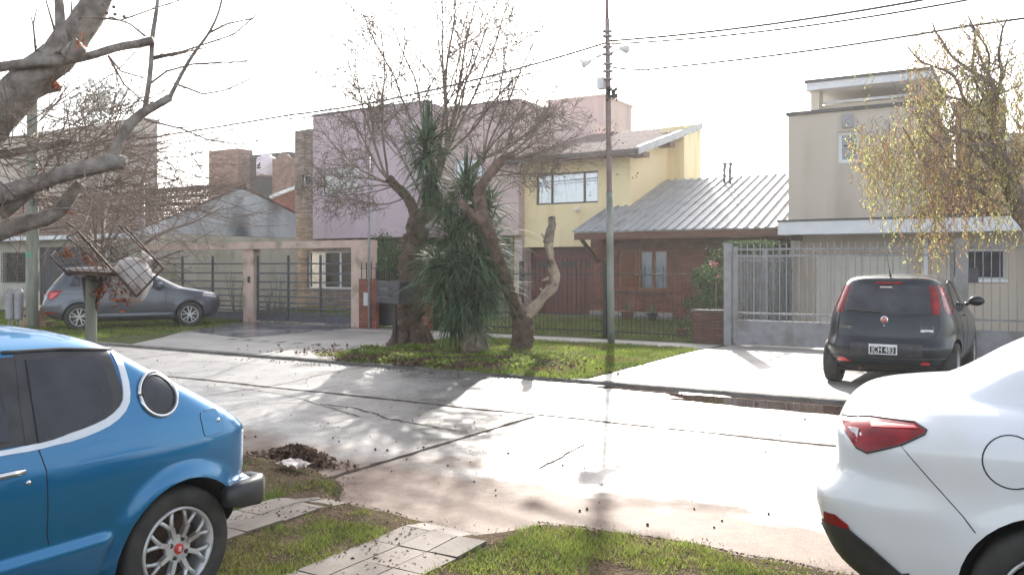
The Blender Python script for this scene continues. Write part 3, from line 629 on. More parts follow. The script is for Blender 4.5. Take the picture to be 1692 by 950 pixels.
# ------------------------------------------------------------------ beige house
VW = 22.4; uw0 = -5.27
h = thing('beige_house', 'tall plain beige house with white canopy band and a patch of red roof tiles', 'house', (-1.5, VW, 0))
z1 = pv(1400, 183, VW).z; zc = pv(1400, 363, VW).z; u1 = pv(1538, 250, VW).x; wr = pxr(1384, 217, 1421, 269, VW)
m = MB(); wall(m, uw0, u1, zc, z1, VW, .25, [wr]); m.box(uw0, uw0+.25, VW+.25, VW+7, 0, z1); m.box(u1-.25, u1, VW+.25, VW+7, zc, z1); m.box(uw0+.25, u1-.25, VW+.25, VW+7, z1-.4, z1-.2); m.box(uw0+.25, u1-.25, VW+6.75, VW+7, 0, z1-.4); m.build('wall', 'beige_plaster', h)
MB().box(uw0-.05, u1+.05, VW-.06, VW+.3, z1, z1+.08).build('coping', 'dark_frame', h)
wf = window(h, wr, VW, 'white_frame', 1, .09, .08, None, glass='glass')
# upper set-back storey
VU = VW+2.2; a = pv(1346, 140, VU); b = pv(1536, 118, VU); zu = (a.z+b.z)/2-.08
m = MB(); m.box(a.x, b.x, VU, VU+4, z1-.3, zu-.55); m.box(a.x, a.x+.22, VU-.5, VU, z1-.3, zu-.2); m.box(b.x-.22, b.x, VU-.5, VU, z1-.3, zu-.2); m.build('upper_storey', 'beige_plaster', h)
MB().box(a.x-.1, b.x+.1, VU-.6, VU+4, zu-.2, zu).build('upper_fascia', 'white_fascia', h); MB().box(a.x-.14, b.x+.14, VU-.64, VU+4, zu, zu+.08).build('coping', 'dark_frame', h)
MB().box(a.x+.23, b.x-.23, VU-.05, VU-.003, zu-.52, zu-.45).build('trim_line', 'white_fascia', h)
# wall vent under the coping
vr = pv(1401, 200, VW-.03); MB().box(vr.x-.13, vr.x+.13, VW-.05, VW-.002, vr.z-.17, vr.z+.17).build('vent', 'grey_metal', h); 
# ground floor
gr = pxr(1347, 418, 1502, 527, VW+.3); wl = pxr(1569, 412, 1662, 462, VW+.3)
m = MB(); wall(m, uw0+.255, 6, 0, zc, VW+.3, .25, [(gr[0], gr[1], 0, gr[3]), wl]); m.build('ground_floor_wall', 'beige_plaster', h)
m = MB(); 
for j in range(5):
    for i in range(6): dx = (gr[1]-gr[0])/6; dz = gr[3]/5; m.box(gr[0]+i*dx+.006, gr[0]+(i+1)*dx-.006, VW+.40, VW+.44, j*dz+.006, (j+1)*dz-.006)
m.box(gr[0], gr[1], VW+.44, VW+.47, 0, gr[3]); m.build('garage_door', 'pale_door', h)
w_ = window(h, wl, VW+.3, 'white_frame', 2, .06, .06, None, sill='white_frame')
m = MB(); k = 18
for i in range(k): z = wl[2]+.06+(wl[3]-wl[2]-.12)*i/k; m.prism([(wl[0]+.06, VW+.31, z), (wl[0]+.06, VW+.345, z+.035), (wl[0]+.06, VW+.345, z+.045), (wl[0]+.06, VW+.31, z+.01)], (wl[1]-wl[0]-.12, 0, 0))
m.build('louvre_blind', 'gate_grey', w_)
wp = pxr(1526, 400, 1533, 470, VW+.2); MB().box(wp[0], wp[1], VW+.2, VW+.27, 0, wp[3]+.1).build('white_post', 'white_frame', h)
zb0 = pv(1400, 386, 21.4).z; zb1 = pv(1400, 364, 21.4).z
MB().box(uw0-.02, 6, 21.4, VW-.003, zb0, zb1).build('canopy', 'white_fascia', h); MB().box(uw0-.04, 6, 21.38, VW-.003, zb1, zb1+.05).build('canopy_flashing', 'dark_frame', h)
m = MB(); A_ = pv(1512, 358, 22.0); B_ = pv(1665, 358, 22.0); C_ = pv(1640, 278, 24.0); D_ = pv(1562, 278, 24.0); tiles(m, A_, (B_.x, 22.0, A_.z), (C_.x, 24.0, C_.z), (D_.x, 24.0, C_.z), 13, 12, .035, .04); rt = m.build('tile_roof', 'roof_tile_red', h)
MB().prism([(A_.x, 22.1, A_.z), (B_.x, 22.1, A_.z), (C_.x, 24, C_.z-.06), (D_.x, 24, C_.z-.06)], (0, 3, -.3)).build('roof_body', 'beige_plaster', h)
cx = pv(1620, 190, 26).x; MB().box(cx-.6, cx+.5, 26, 27, 2, 5.9).box(cx-.7, cx+.6, 25.9, 27.1, 5.9, 6.05).build('chimney', 'beige_plaster', h)
MB().prism([(B_.x-.6, 24.1, 2.5), (B_.x+4, 24.1, 2.5), (B_.x+4, 24.1, 4.6), (B_.x-.4, 24.1, 4.9)], (0, 3, 0)).build('side_volume', 'beige_plaster', h)
fl = pv(1317, 391, 22.2); MB().box(fl.x-.13, fl.x+.13, 22.1, 22.25, fl.z-.1, fl.z+.02).build('floodlight', 'black_trim', h)
# ------------------------------------------------------------------ cars
def smooth_rows(rows, step=.025, it=3):
    out = [list(rows[0])]
    for a, b in zip(rows, rows[1:]):
        d = max(abs(b[0]-a[0]), .5*abs(b[1]-a[1]), .5*abs(b[2]-a[2]), abs(b[3]-a[3])); k = max(1, int(math.ceil(d/step)))
        for i in range(1, k+1): out.append([a[j]+(b[j]-a[j])*i/k for j in range(len(a))])
    for _ in range(it):
        new = [out[0]]
        for i in range(1, len(out)-1): new.append([(out[i-1][j]+2*out[i][j]+out[i+1][j])/4 for j in range(len(out[i]))])
        new.append(out[-1]); out = new
    return out
class Car:
    def __init__(s, name, label, loc, rz, rows, paint, axles, Rw, Rarch, track, flare=.015, group=None, N=220, step=.025, it=3, crease=None, flare_w=.07):
        s.rows = smooth_rows(rows, step, it); s.Z = [r[0] for r in s.rows]; s.axles = axles; s.Rw = Rw; s.Ra = Rarch; s.flare = flare; s.fw = flare_w
        s.crease = crease; s.track = track
        s.root = thing(name, label, 'car', loc, group, rz, local=True)
        s.M = Matrix.Translation(Vector(loc)) @ Matrix.Rotation(rz, 4, 'Z'); s.Mi = s.M.inverted()
        mb = MB(); n = N
        rings = []
        for (z, xr, xf, wd, ex) in s.rows:
            a = (xf-xr)/2; c = (xf+xr)/2; D = 400; pts = []
            for k in range(D):
                t = 2*math.pi*k/D; ct, st = math.cos(t), math.sin(t)
                X = -math.copysign(abs(ct)**(2/ex), ct); Y = math.copysign(abs(st)**(2/ex), st)
                pts.append((c+a*X, wd*Y))
            pts.append(pts[0]); L = [0]
            for p, q in zip(pts, pts[1:]): L.append(L[-1]+math.hypot(q[0]-p[0], q[1]-p[1]))
            ring = []; j = 0
            for k in range(n):
                T = L[-1]*k/n
                while L[j+1] < T: j += 1
                f = (T-L[j])/max(1e-9, L[j+1]-L[j]); x = pts[j][0]+(pts[j+1][0]-pts[j][0])*f; y = pts[j][1]+(pts[j+1][1]-pts[j][1])*f
                if abs(y) > .5*wd: y += math.copysign(s.extra(x, z), y)
                ring.append((x, y, z))
            rings.append(ring)
        vs = [p for r in rings for p in r]; m = len(rings)
        fs = [(i*n+k, (i+1)*n+k, (i+1)*n+(k+1) % n, i*n+(k+1) % n) for i in range(m-1) for k in range(n)]
        fs += [tuple(range(n)), tuple((m-1)*n+k for k in range(n-1, -1, -1))]
        mb.add(vs, fs, True)
        o = mb.build('body', None, s.root); s.body = o
        bm = bmesh.new(); bm.from_mesh(o.data); bmesh.ops.recalc_face_normals(bm, faces=bm.faces); bm.to_mesh(o.data); bm.free()
        for nm in (paint, 'wheel_well'): o.data.materials.append(M[nm])
        cb = MB()
        for ax in axles:
            for sd_ in (1, -1):
                P = []; K = 40; y0 = sd_*(track/2-.17); y1 = sd_*(track/2+.5)
                for yy in (y0, y1):
                    for k in range(K):
                        t = 2*math.pi*k/K; P.append((ax+Rarch*math.cos(t), yy, Rw+.01+Rarch*math.sin(t)))
                f = [(k, (k+1) % K, K+(k+1) % K, K+k) for k in range(K)]+[tuple(range(K-1, -1, -1)), tuple(K+k for k in range(K))]
                cb.add(P, f)
        c = cb.build('cutter', None, s.root)
        bm = bmesh.new(); bm.from_mesh(c.data); bmesh.ops.recalc_face_normals(bm, faces=bm.faces); bm.to_mesh(c.data); bm.free()
        md = o.modifiers.new('b', 'BOOLEAN'); md.object = c; md.operation = 'DIFFERENCE'; md.solver = 'EXACT'
        me = bpy.data.meshes.new_from_object(o.evaluated_get(bpy.context.evaluated_depsgraph_get()))
        o.modifiers.clear(); o.data = me; bpy.data.objects.remove(c)
        me.materials.clear(); me.materials.append(M[paint]); me.materials.append(M['wheel_well'])
        for p in me.polygons:
            ce = p.center; p.material_index = 0; p.use_smooth = True
            for ax in axles:
                d = math.hypot(ce[0]-ax, ce[2]-Rw-.01)
                if (d < Rarch*1.002 and (abs(abs(p.normal[1])) < .5 or abs(ce[1]) < track/2-.165)): p.material_index = 1; p.use_smooth = False
            if ce[2] < s.Z[0]+.001: p.material_index = 1
        me.set_sharp_from_angle(angle=R(38))
    def extra(s, x, z):
        e = 0
        for ax in s.axles:
            d = math.hypot(x-ax, z-s.Rw-.01)-s.Ra
            if -.08 < d < s.fw:
                t = max(0, d)/s.fw; e = max(e, s.flare*(1-t*t*(3-2*t)))
        if s.crease:
            zc, dep, wd = s.crease
            if z < zc:
                q = min(1, (zc-z)/wd); e -= dep*q*q*(3-2*q)*(1 if e <= 0 else max(0, 1-e/s.flare))
        return e
    def row(s, z):
        Z = s.Z
        if z <= Z[0]: return s.rows[0]
        if z >= Z[-1]: return s.rows[-1]
        lo, hi = 0, len(Z)-1
        while hi-lo > 1:
            m = (lo+hi)//2
            if Z[m] <= z: lo = m
            else: hi = m
        f = (z-Z[lo])/max(1e-9, Z[hi]-Z[lo]); return [a+(b-a)*f for a, b in zip(s.rows[lo], s.rows[hi])]
    def sy(s, x, z):       # half width at x, z
        z_, xr, xf, w_, ex = s.row(z); a = (xf-xr)/2; c = (xf+xr)/2; X = min(.9999, abs((x-c)/a))
        return w_*(1-X**ex)**(1/ex)+s.extra(x, z)
    def rx(s, y, z, front=False):
        z_, xr, xf, w_, ex = s.row(z); a = (xf-xr)/2; c = (xf+xr)/2; Y = min(.9999, abs(y/w_))
        q = a*(1-Y**ex)**(1/ex); return c+q if front else c-q
    def hit(s, px, py):    # photo pixel -> point on the body, local coordinates
        o = s.Mi @ Vector((0, 0, EYE)); d = s.Mi.to_3x3() @ ray(px, py); t = .5
        def ins(p):
            if p.z > s.Z[-1] or p.z < s.Z[0]: return False
            z_, xr, xf, w_, ex = s.row(p.z); a = (xf-xr)/2; X = abs((p.x-(xf+xr)/2)/a)
            return X < 1 and abs(p.y) < w_*(1-X**ex)**(1/ex)+(s.extra(p.x, p.z) if abs(p.y) > .5*w_ else 0)
        while t < 40 and not ins(o+d*t): t += .01
        if t >= 40: return None
        return o+d*t
    def patch(s, name, poly, material, face='side', side=1, off=.004, g=.05, parent=None, depth=.012, mirror=False, front=False):
        """panel following the body: poly in (x,z) for a side, (y,z) for the rear or front"""
        bm = bmesh.new(); vs = [bm.verts.new((p[0], p[1], 0)) for p in poly]; bm.faces.new(vs)
        for ax in (0, 1):
            lo = min(p[ax] for p in poly); hi = max(p[ax] for p in poly); k = int((hi-lo)/g)
            for i in range(1, k+1):
                c = [0, 0, 0]; c[ax] = lo+(hi-lo)*i/(k+1); nn = [0, 0, 0]; nn[ax] = 1
                bmesh.ops.bisect_plane(bm, geom=bm.verts[:]+bm.edges[:]+bm.faces[:], plane_co=c, plane_no=nn)
        def mp(a, b, o_):
            if face == 'side': return Vector((a, side*(s.sy(a, b)+o_), b))
            return Vector((s.rx(a, b, front)+(o_ if front else -o_), a, b))
        q = {v: (v.co.x, v.co.y) for v in bm.verts}
        be = [e for e in bm.edges if len(e.link_faces) == 1]
        vn = {}
        for e in be:
            for v in e.verts:
                if v not in vn: w_ = bm.verts.new(mp(*q[v], off-depth)); vn[v] = w_
        for v in q: v.co = mp(*q[v], off)
        for e in be: bm.faces.new((e.verts[0], e.verts[1], vn[e.verts[1]], vn[e.verts[0]]))
        bmesh.ops.recalc_face_normals(bm, faces=bm.faces)
        for f in bm.faces: f.smooth = len(f.verts) > 0
        me = bpy.data.meshes.new(name); bm.to_mesh(me); bm.free(); me.set_sharp_from_angle(angle=R(40))
        # make sure it faces outward
        o = link(name, me, material, parent or s.root)
        if mirror: s.patch(name, poly, material, face, -side, off, g, parent, depth)
        return o
    def line(s, name, pts, r, material, face='side', side=1, off=0, closed=False, parent=None, n=6, mirror=False, flat=1, step=.04):
        P = list(pts)+([pts[0]] if closed else []); Q = []
        for a, b in zip(P, P[1:]):
            k = max(1, int(math.hypot(b[0]-a[0], b[1]-a[1])/step))
            for i in range(k): Q.append((a[0]+(b[0]-a[0])*i/k, a[1]+(b[1]-a[1])*i/k))
        Q.append(P[-1]); out = []
        for a, b in Q:
            out.append((a, side*(s.sy(a, b)+off), b) if face == 'side' else (s.rx(a, b)-off, a, b))
        o = MB().tube(out, r, n).build(name, material, parent or s.root)
        if mirror: s.line(name, pts, r, material, face, -side, off, closed, parent, n)
        return o
    def strip(s, name, pts, wd, material, side=1, off=.006, parent=None, mirror=False):
        """flat trim band of width wd centred on a polyline in (x,z)"""
        n = len(pts); L = []; Rr = []
        for i in range(n):
            a = Vector(pts[max(0, i-1)]); b = Vector(pts[min(n-1, i+1)]); d = (b-a).normalized(); p = Vector(pts[i]); nn = Vector((-d.y, d.x))
            ww = wd[i] if hasattr(wd, '__len__') else wd
            L.append(p+nn*ww/2); Rr.append(p-nn*ww/2)
        return s.patch(name, [tuple(p) for p in L]+[tuple(p) for p in reversed(Rr)], material, 'side', side, off, .06, parent, .01, mirror)
    def sidepts(s, px, dz=0):
        out = []
        for p in px:
            h = s.hit(*p)
            if h: out.append((h.x, h.z))
        return out
    def rearpts(s, px):
        return [(h.y, h.z) for h in (s.hit(*p) for p in px) if h]
def smooth_poly(pts, it=2, closed=True):
    for _ in range(it):
        out = []; n = len(pts)
        for i in range(n if closed else n-1):
            a, b = pts[i], pts[(i+1) % n]
            out += [tuple(a[j]*.75+b[j]*.25 for j in range(len(a))), tuple(a[j]*.25+b[j]*.75 for j in range(len(a)))]
        if not closed: out = [pts[0]]+out+[pts[-1]]
        pts = out
    return pts
def wheel(car, x, side, R_, rim, style, width=.19, cap=None):
    y = side*(car.track/2); z = R_
    wroot = MB()
    # tyre
    a = width/2; sg = side
    prof = [(rim, -a*.8), (rim+.015, -a*.95), (R_*.93, -a), (R_*.985, -a*.85), (R_, -a*.55), (R_, a*.55), (R_*.985, a*.85), (R_*.93, a), (rim+.02, a*.97), (rim+.004, a*.9), (rim-.002, a*.75), (rim-.01, -a*.6)]
    K = 64
    for i in range(len(prof)): pass
    wroot.lathe([(r, h*sg) for r, h in prof], (x, y-side*a, z), 'Y', K)
    t = MB(); t.v, t.f, t.sm = wroot.v, wroot.f, wroot.sm
    w_ = t.build('wheel', 'rubber', car.root)
    out = y-side*a   # wheel centre plane; outer face at out+side*a
    fz = out+side*a*.72
    m = MB(); m.lathe([(rim-.002, side*a*.25), (rim, side*(a*.22)), (rim-.004, side*a*.95-side*.004), (rim-.016, side*a*.9), (rim-.022, side*a*.3), (rim-.03, -side*a*.7)], (x, out, z), 'Y', K)
    def disc(mm, r, y0, y1, cx=x, cz=z, n=32):
        mm.lathe([(0.0005, y0), (r, y0), (r, y1), (r*.9, y1+side*.002), (0.0005, y1+side*.002)], (cx, 0, cz), 'Y', n)
    if style == 'ystar':     # eight forked spokes, four bolts
        for k in range(8):
            th = 2*math.pi*(k+.5)/8; c, s_ = math.cos(th), math.sin(th)
            p0 = Vector((x+c*.055, fz, z+s_*.055)); p1 = Vector((x+c*rim*.58, fz+side*.008, z+s_*rim*.58))
            m.bar(p0, p1, .022, .030, up=(c, 0, s_) if False else (0, 1, 0))
            for dth in (-.22, .22):
                e = Vector((x+math.cos(th+dth)*(rim-.012), fz-side*.002, z+math.sin(th+dth)*(rim-.012)))
                m.tube([p1-Vector((c, 0, s_))*.012, p1.lerp(e, .5)+Vector((0, side*.002, 0)), e], [.012, .010, .012], 6)
        disc(m, .066, fz-side*.02, fz+side*.006)
    elif style == 'five':
        for k in range(5):
            th = 2*math.pi*(k)/5+.3
            for dth, dr in ((-.16, 1), (.16, 1)):
                p0 = Vector((x+math.cos(th)*.03, fz, z+math.sin(th)*.03)); e = Vector((x+math.cos(th+dth*1.6)*(rim-.01), fz, z+math.sin(th+dth*1.6)*(rim-.01)))
                m.bar(p0, e, .026, .02, up=(0, 1, 0))
        disc(m, .05, fz-side*.02, fz+side*.008)
    elif style == 'multi':
        for k in range(9):
            th = 2*math.pi*k/9; e = Vector((x+math.cos(th)*(rim-.01), fz, z+math.sin(th)*(rim-.01)))
            m.bar((x+math.cos(th)*.03, fz, z+math.sin(th)*.03), e, .03, .02, up=(0, 1, 0))
        disc(m, .06, fz-side*.02, fz+side*.006)
    rimo = m.build('rim', 'alloy', w_)
    d = MB(); disc(d, rim*.80, out-side*a*.2, out-side*a*.05); d.build('brake_disc', 'rusty_iron', w_)
    b2 = MB(); disc(b2, rim-.012, out-side*a*.75, out-side*a*.7); b2.build('inner_hub', 'wheel_well', w_)
    if style == 'ystar':
        bo = MB()
        for k in range(4):
            th = math.pi/2*k+.5; cx, cz = x+math.cos(th)*.046, z+math.sin(th)*.046
            disc(bo, .011, fz, fz+side*.010, cx, cz, 12)
        bo.build('bolts', 'dark_alloy', w_)
    if cap:
        c = MB(); disc(c, .024, fz, fz+side*.014); co = c.build('hub_cap', cap, w_)
        mk = MB(); yy = fz+side*.0175
        mk.bar((x-.006, yy, z-.011), (x-.006, yy, z+.011), .003, .002, up=(0, 1, 0)); mk.bar((x-.006, yy, z+.010), (x+.007, yy, z+.006), .003, .002, up=(0, 1, 0))
        mk.bar((x+.007, yy, z+.006), (x-.004, yy, z), .003, .002, up=(0, 1, 0)); mk.bar((x-.004, yy, z), (x+.008, yy, z-.006), .003, .002, up=(0, 1, 0)); mk.bar((x+.008, yy, z-.006), (x-.006, yy, z-.011), .003, .002, up=(0, 1, 0))
        mk.build('emblem', 'plate_white', co)
    return w_

def blue_coupe():
    rows = [(.17, .30, 3.55, .64, 9), (.22, .16, 3.68, .70, 10), (.30, .09, 3.74, .735, 12), (.44, .03, 3.78, .765, 14), (.50, .012, 3.78, .775, 14), (.60, .0, 3.78, .782, 14),
            (.72, .0, 3.74, .783, 14), (.775, -.005, 3.66, .78, 14), (.80, .005, 3.5, .775, 14), (.84, .045, 3.1, .767, 14), (.89, .115, 2.78, .755, 14), (1.0, .29, 2.48, .715, 14),
            (1.1, .46, 2.3, .678, 14), (1.2, .62, 2.13, .64, 14), (1.25, .70, 2.05, .61, 12), (1.28, .76, 1.98, .56, 10), (1.315, .86, 1.92, .48, 9), (1.343, .98, 1.85, .36, 8), (1.362, 1.15, 1.75, .22, 6), (1.368, 1.3, 1.6, .08, 4)]
    c = Car('blue_coupe', 'old metallic blue two-door coupe with round porthole window, at the left edge', (-4.115, 3.01, 0), R(-90), rows, 'blue_paint',
            (.44, 2.75), .275, .335, 1.50, flare=.028, N=300, step=.016, it=4, crease=(.485, .028, .05), flare_w=.085)
    r = c.root
    sp = c.sidepts
    for ax in (.44, 2.75):
        for sd_ in (1, -1): wheel(c, ax, sd_, .285 if ax < 1 else .285, .195, 'ystar', .19, cap='cap_red')
    # rear side window: black surround, glass, chrome band
    gl = sp([(39, 594), (95, 590), (150, 589), (160, 595), (170, 615), (180, 645), (185, 662), (182, 674), (168, 687), (140, 702), (100, 720), (62, 732), (50, 662)])
    sur = sp([(20, 583), (100, 580), (175, 580), (186, 600), (199, 640), (200, 664), (186, 686), (150, 706), (56, 739), (40, 740), (30, 660)])
    q = c.patch('rear_side_window', sur, 'black_plastic', side=1, off=.004, mirror=False)
    c.patch('pane', gl, 'car_glass', side=1, off=.009, parent=q)
    q2 = c.patch('rear_side_window', sur, 'black_plastic', side=-1, off=.004); c.patch('pane', gl, 'car_glass', side=-1, off=.009, parent=q2)
    xs = [p[0] for p in sur]; xb = max(xs)
    # door glass further forward
    for sd_ in (1, -1):
        c.patch('door_pillar', [(xb-.07, 1.236), (xb+.06, 1.236), (xb+.06, .899), (xb-.07, .899)], 'black_plastic', side=sd_, off=.0025)
        dg = [(xb+.003, 1.235), (xb+.003, .9), (2.45, .89), (2.18, 1.10), (1.98, 1.235)]
        q = c.patch('door_window', dg, 'black_plastic', side=sd_, off=.004)
        c.patch('pane', [(xb+.06, 1.205), (xb+.045, .925), (2.37, .915), (2.14, 1.10), (1.96, 1.205)], 'car_glass', side=sd_, off=.009, parent=q)
    band = smooth_poly(sp([(0, 748), (56, 738), (100, 727), (150, 710), (185, 693), (205, 668), (207, 640), (198, 605), (184, 580)]), 1, closed=False)
    band = [(2.45, .875), (xb+.3, .885)]+band
    c.strip('chrome_band', band, [.018]*4+[.022]*3+[.032]*(len(band)-7), 'white_trim', side=1, off=.008)
    # drip rail / roof edge
    c.line('drip_rail', sp([(0, 583), (100, 577), (180, 577), (206, 582)]), .010, 'black_plastic', side=1, off=.002)
    # porthole
    h = c.hit(260, 650); cx, cz = h.x, h.z
    ring = [(cx+.097*math.cos(t), cz+.097*math.sin(t)) for t in [2*math.pi*k/32 for k in range(32)]]
    ph = c.patch('porthole_window', [(cx+.086*math.cos(2*math.pi*k/32), cz+.086*math.sin(2*math.pi*k/32)) for k in range(32)], 'car_glass', side=1, off=.006, g=.03)
    c.line('rim', ring[:-1], .009, 'chrome', side=1, off=.006, closed=True, parent=ph, step=.02)
    c.line('rim_gasket', [(cx+.084*math.cos(2*math.pi*k/32), cz+.084*math.sin(2*math.pi*k/32)) for k in range(32)], .006, 'black_plastic', side=1, off=.007, closed=True, parent=ph, step=.02)
    # fuel flap
    ff = sp([(326, 680), (360, 674), (367, 713), (334, 721)]); ax_, az_ = sum(p[0] for p in ff)/4, sum(p[1] for p in ff)/4
    ff = [(ax_+.062, az_+.052), (ax_-.050, az_+.060), (ax_-.068, az_-.052), (ax_+.054, az_-.062)]; fc = []
    for i in range(4):
        p_, q_ = Vector(ff[i]), Vector(ff[(i+1) % 4]); fc += [tuple(p_.lerp(q_, t_)) for t_ in (.1, .5, .9)]
    ff = fc
    fl = c.patch('fuel_flap', smooth_poly(ff, 1), 'blue_paint', side=1, off=.003); c.line('gap', smooth_poly(ff, 1), .0025, 'seam', side=1, off=.0, closed=True, parent=fl)
    def lock(px, py, nm='lock', r_=.010, par=None):
        p = c.hit(px, py) or Vector((.2, .7, .85)); m = MB(); y0 = c.sy(p.x, p.z)
        m.lathe([(.0005, y0+.009), (r_*.6, y0+.009), (r_, y0+.006), (r_*1.1, y0-.01)], (p.x, 0, p.z), 'Y', 16); return m.build(nm, 'chrome', par or r)
    m = MB(); lx, lz = ax_-.040, az_+.004; y0 = c.sy(lx, lz); m.lathe([(.0005, y0+.010), (.006, y0+.010), (.010, y0+.007), (.011, y0-.01)], (lx, 0, lz), 'Y', 16); m.build('lock', 'chrome', fl)
    # door handle and seam
    hp = c.hit(0, 786); p2 = c.hit(36, 778)
    dh = c.line('door_handle', [(hp.x+.10, hp.z), (p2.x, p2.z)], .013, 'chrome', side=1, off=.014, n=8); lock(46, 797)
    dp = sp([(62, 742), (74, 775), (77, 830), (76, 880), (76, 948)]); c.line('door_seam', dp+[(dp[-1][0], .2)], .0028, 'seam', side=1, off=-.0005)
    # bumper: chrome bar with black end cap wrapping the corner
    m = MB(); pts = []
    for y in np.linspace(-.70, .70, 15): pts.append((c.rx(y, .50)-.02, y, .50))
    m.tube([(.20, -.775, .5), (.07, -.775, .5), (.03, -.74, .5)]+pts[1:-1]+[(.03, .74, .5), (.07, .775, .5), (.20, .775, .5)], .045, 10)
    bo = m.build('rear_bumper', 'chrome', r)
    for sd_ in (1, -1):
        m = MB(); P = [(.24, sd_*.812, .485), (.16, sd_*.826, .485), (.06, sd_*.822, .485), (.02, sd_*.790, .485), (-.005, sd_*.69, .485)]
        vs = []
        for i, p in enumerate(P):
            rr = [.035, .05, .057, .057, .05][i]; d = Vector(P[min(i+1, 4)])-Vector(P[max(0, i-1)]); d.normalize(); a = Vector((0, 0, 1)); b = d.cross(a)
            for t in range(12):
                th = 2*math.pi*t/12; ca, sa = math.cos(th), math.sin(th)
                vs.append(Vector(p)+b*.042*math.copysign(abs(ca)**.6, ca)+a*rr*1.25*math.copysign(abs(sa)**.6, sa))
        fs = [(i*12+k, i*12+(k+1) % 12, (i+1)*12+(k+1) % 12, (i+1)*12+k) for i in range(4) for k in range(12)]+[tuple(range(11, -1, -1)), tuple(48+k for k in range(12))]
        m.add(vs, fs, True); m.build('bumper_end', 'black_plastic', bo)
    m = MB().box(.06, .2, -.6, .6, .17, .32); m.build('rear_valance', 'wheel_well', r)
    for sd_ in (1, -1): c.patch('tail_light', [(sd_*.66, .60), (sd_*.66, .73), (sd_*.30, .73), (sd_*.30, .60)], 'tail_red', 'rear', off=.006)
    c.patch('rear_window', [(-.5, .93), (-.42, 1.17), (.42, 1.17), (.5, .93)], 'car_glass', 'rear', off=.006)
    c.patch('windscreen', [(-.58, .92), (-.48, 1.22), (.48, 1.22), (.58, .92)], 'car_glass', 'rear', off=.006, front=True)
    for sd_ in (1, -1): c.patch('headlight', [(sd_*.64, .56), (sd_*.64, .70), (sd_*.36, .70), (sd_*.36, .56)], 'lens_clear', 'rear', off=.006, front=True)
    return c
def white_sedan():
    rows = [(.17, .42, 4.2, .76, 7), (.22, .22, 4.3, .81, 7), (.32, .10, 4.36, .845, 7), (.45, .035, 4.4, .865, 7), (.55, .008, 4.4, .872, 7), (.60, .0, 4.4, .874, 7), (.625, .012, 4.4, .872, 7), (.66, .055, 4.4, .87, 7), (.72, .095, 4.38, .872, 6.5),
            (.82, .09, 4.3, .874, 6.5), (.87, .085, 4.15, .874, 6), (.91, .09, 3.95, .868, 5), (.945, .095, 3.7, .862, 4), (.975, .105, 3.5, .855, 3.3), (1.0, .125, 3.4, .845, 3.0), (1.02, .18, 3.3, .825, 2.9), (1.035, .30, 3.25, .805, 3), (1.047, .46, 3.2, .79, 3.4), (1.10, .58, 3.14, .765, 4.5),
            (1.2, .74, 2.98, .735, 6), (1.3, .93, 2.78, .69, 6), (1.38, 1.13, 2.6, .645, 6), (1.43, 1.32, 2.42, .58, 6), (1.458, 1.54, 2.27, .45, 6), (1.472, 1.78, 2.12, .25, 5), (1.476, 1.87, 2.02, .08, 4)]
    c = Car('white_sedan', 'white four-door sedan with red wedge tail light, at the right edge', (-.845, 4.58, 0), 0, rows, 'white_paint',
            (.96, 3.5), .315, .352, 1.70, flare=.012, N=260, step=.018, it=3, flare_w=.06)
    r = c.root; sp = c.sidepts
    for ax in (.96, 3.5):
        for sd_ in (1, -1): wheel(c, ax, sd_, .315, .215, 'multi', .20)
    tl = sp([(1391, 684), (1440, 686), (1512, 696), (1531, 710), (1528, 716), (1492, 733), (1433, 747), (1416, 738), (1398, 712)])
    t = c.patch('tail_light', tl, 'tail_red', side=-1, off=.008); c.line('gasket', tl, .005, 'black_plastic', side=-1, off=.004, closed=True, parent=t)
    c.patch('clear_lens', sp([(1403, 704), (1420, 706), (1416, 728)]), 'lens_clear', side=-1, off=.011, parent=t)
    c.patch('glow_strip', sp([(1440, 694), (1512, 701), (1518, 706), (1440, 703)]), 'reflector_red', side=-1, off=.011, parent=t)
    # seams
    c.line('bumper_seam', sp([(1487, 733), (1540, 795), (1590, 850), (1612, 880)]), .002, 'seam', side=-1, off=0)
    h = c.hit(1672, 764); cx, cz = h.x, h.z
    c.line('fuel_flap', [(cx+.098*math.cos(t_), cz+.098*math.sin(t_)) for t_ in [2*math.pi*k/32 for k in range(32)]], .0028, 'seam', side=-1, off=0, closed=True, step=.02)
    # black lower bumper and reflector
    lb = sp([(1362, 858), (1402, 872), (1440, 903), (1490, 946)])
    low = [(.012+.02, lb[0][1])]+lb[0:]+[(lb[-1][0]+.03, .36), (lb[-1][0]+.03, .2), (.26, .2), (.12, .32), (.05, .45)]
    c.patch('lower_bumper', low, 'black_plastic', side=-1, off=.016, g=.03)
    c.patch('reflector', sp([(1362, 843), (1380, 848), (1401, 866), (1404, 872), (1380, 868), (1362, 858)]), 'tail_red', side=-1, off=.012)
    c.patch('rear_bumper_lower', [(-.6, .45), (-.6, .25), (.6, .25), (.6, .45)], 'black_plastic', 'rear', off=.01)
    c.patch('rear_window', [(-.40, 1.29), (-.32, 1.41), (.32, 1.41), (.40, 1.29)], 'car_glass', 'rear', off=.006)
    c.patch('windscreen', [(-.66, 1.08), (-.54, 1.40), (.54, 1.40), (.66, 1.08)], 'car_glass', 'rear', off=.006, front=True)
    for sd_ in (1, -1):
        q = c.patch('side_windows', [(1.08, 1.10), (1.32, 1.34), (2.2, 1.38), (2.75, 1.12), (2.9, 1.06), (1.3, 1.06)], 'car_glass', side=sd_, off=.006)
        c.line('window_trim', [(1.08, 1.10), (1.32, 1.34), (2.2, 1.38), (2.75, 1.12), (2.9, 1.06), (1.3, 1.06)], .007, 'chrome', side=sd_, off=.004, closed=True, parent=q)
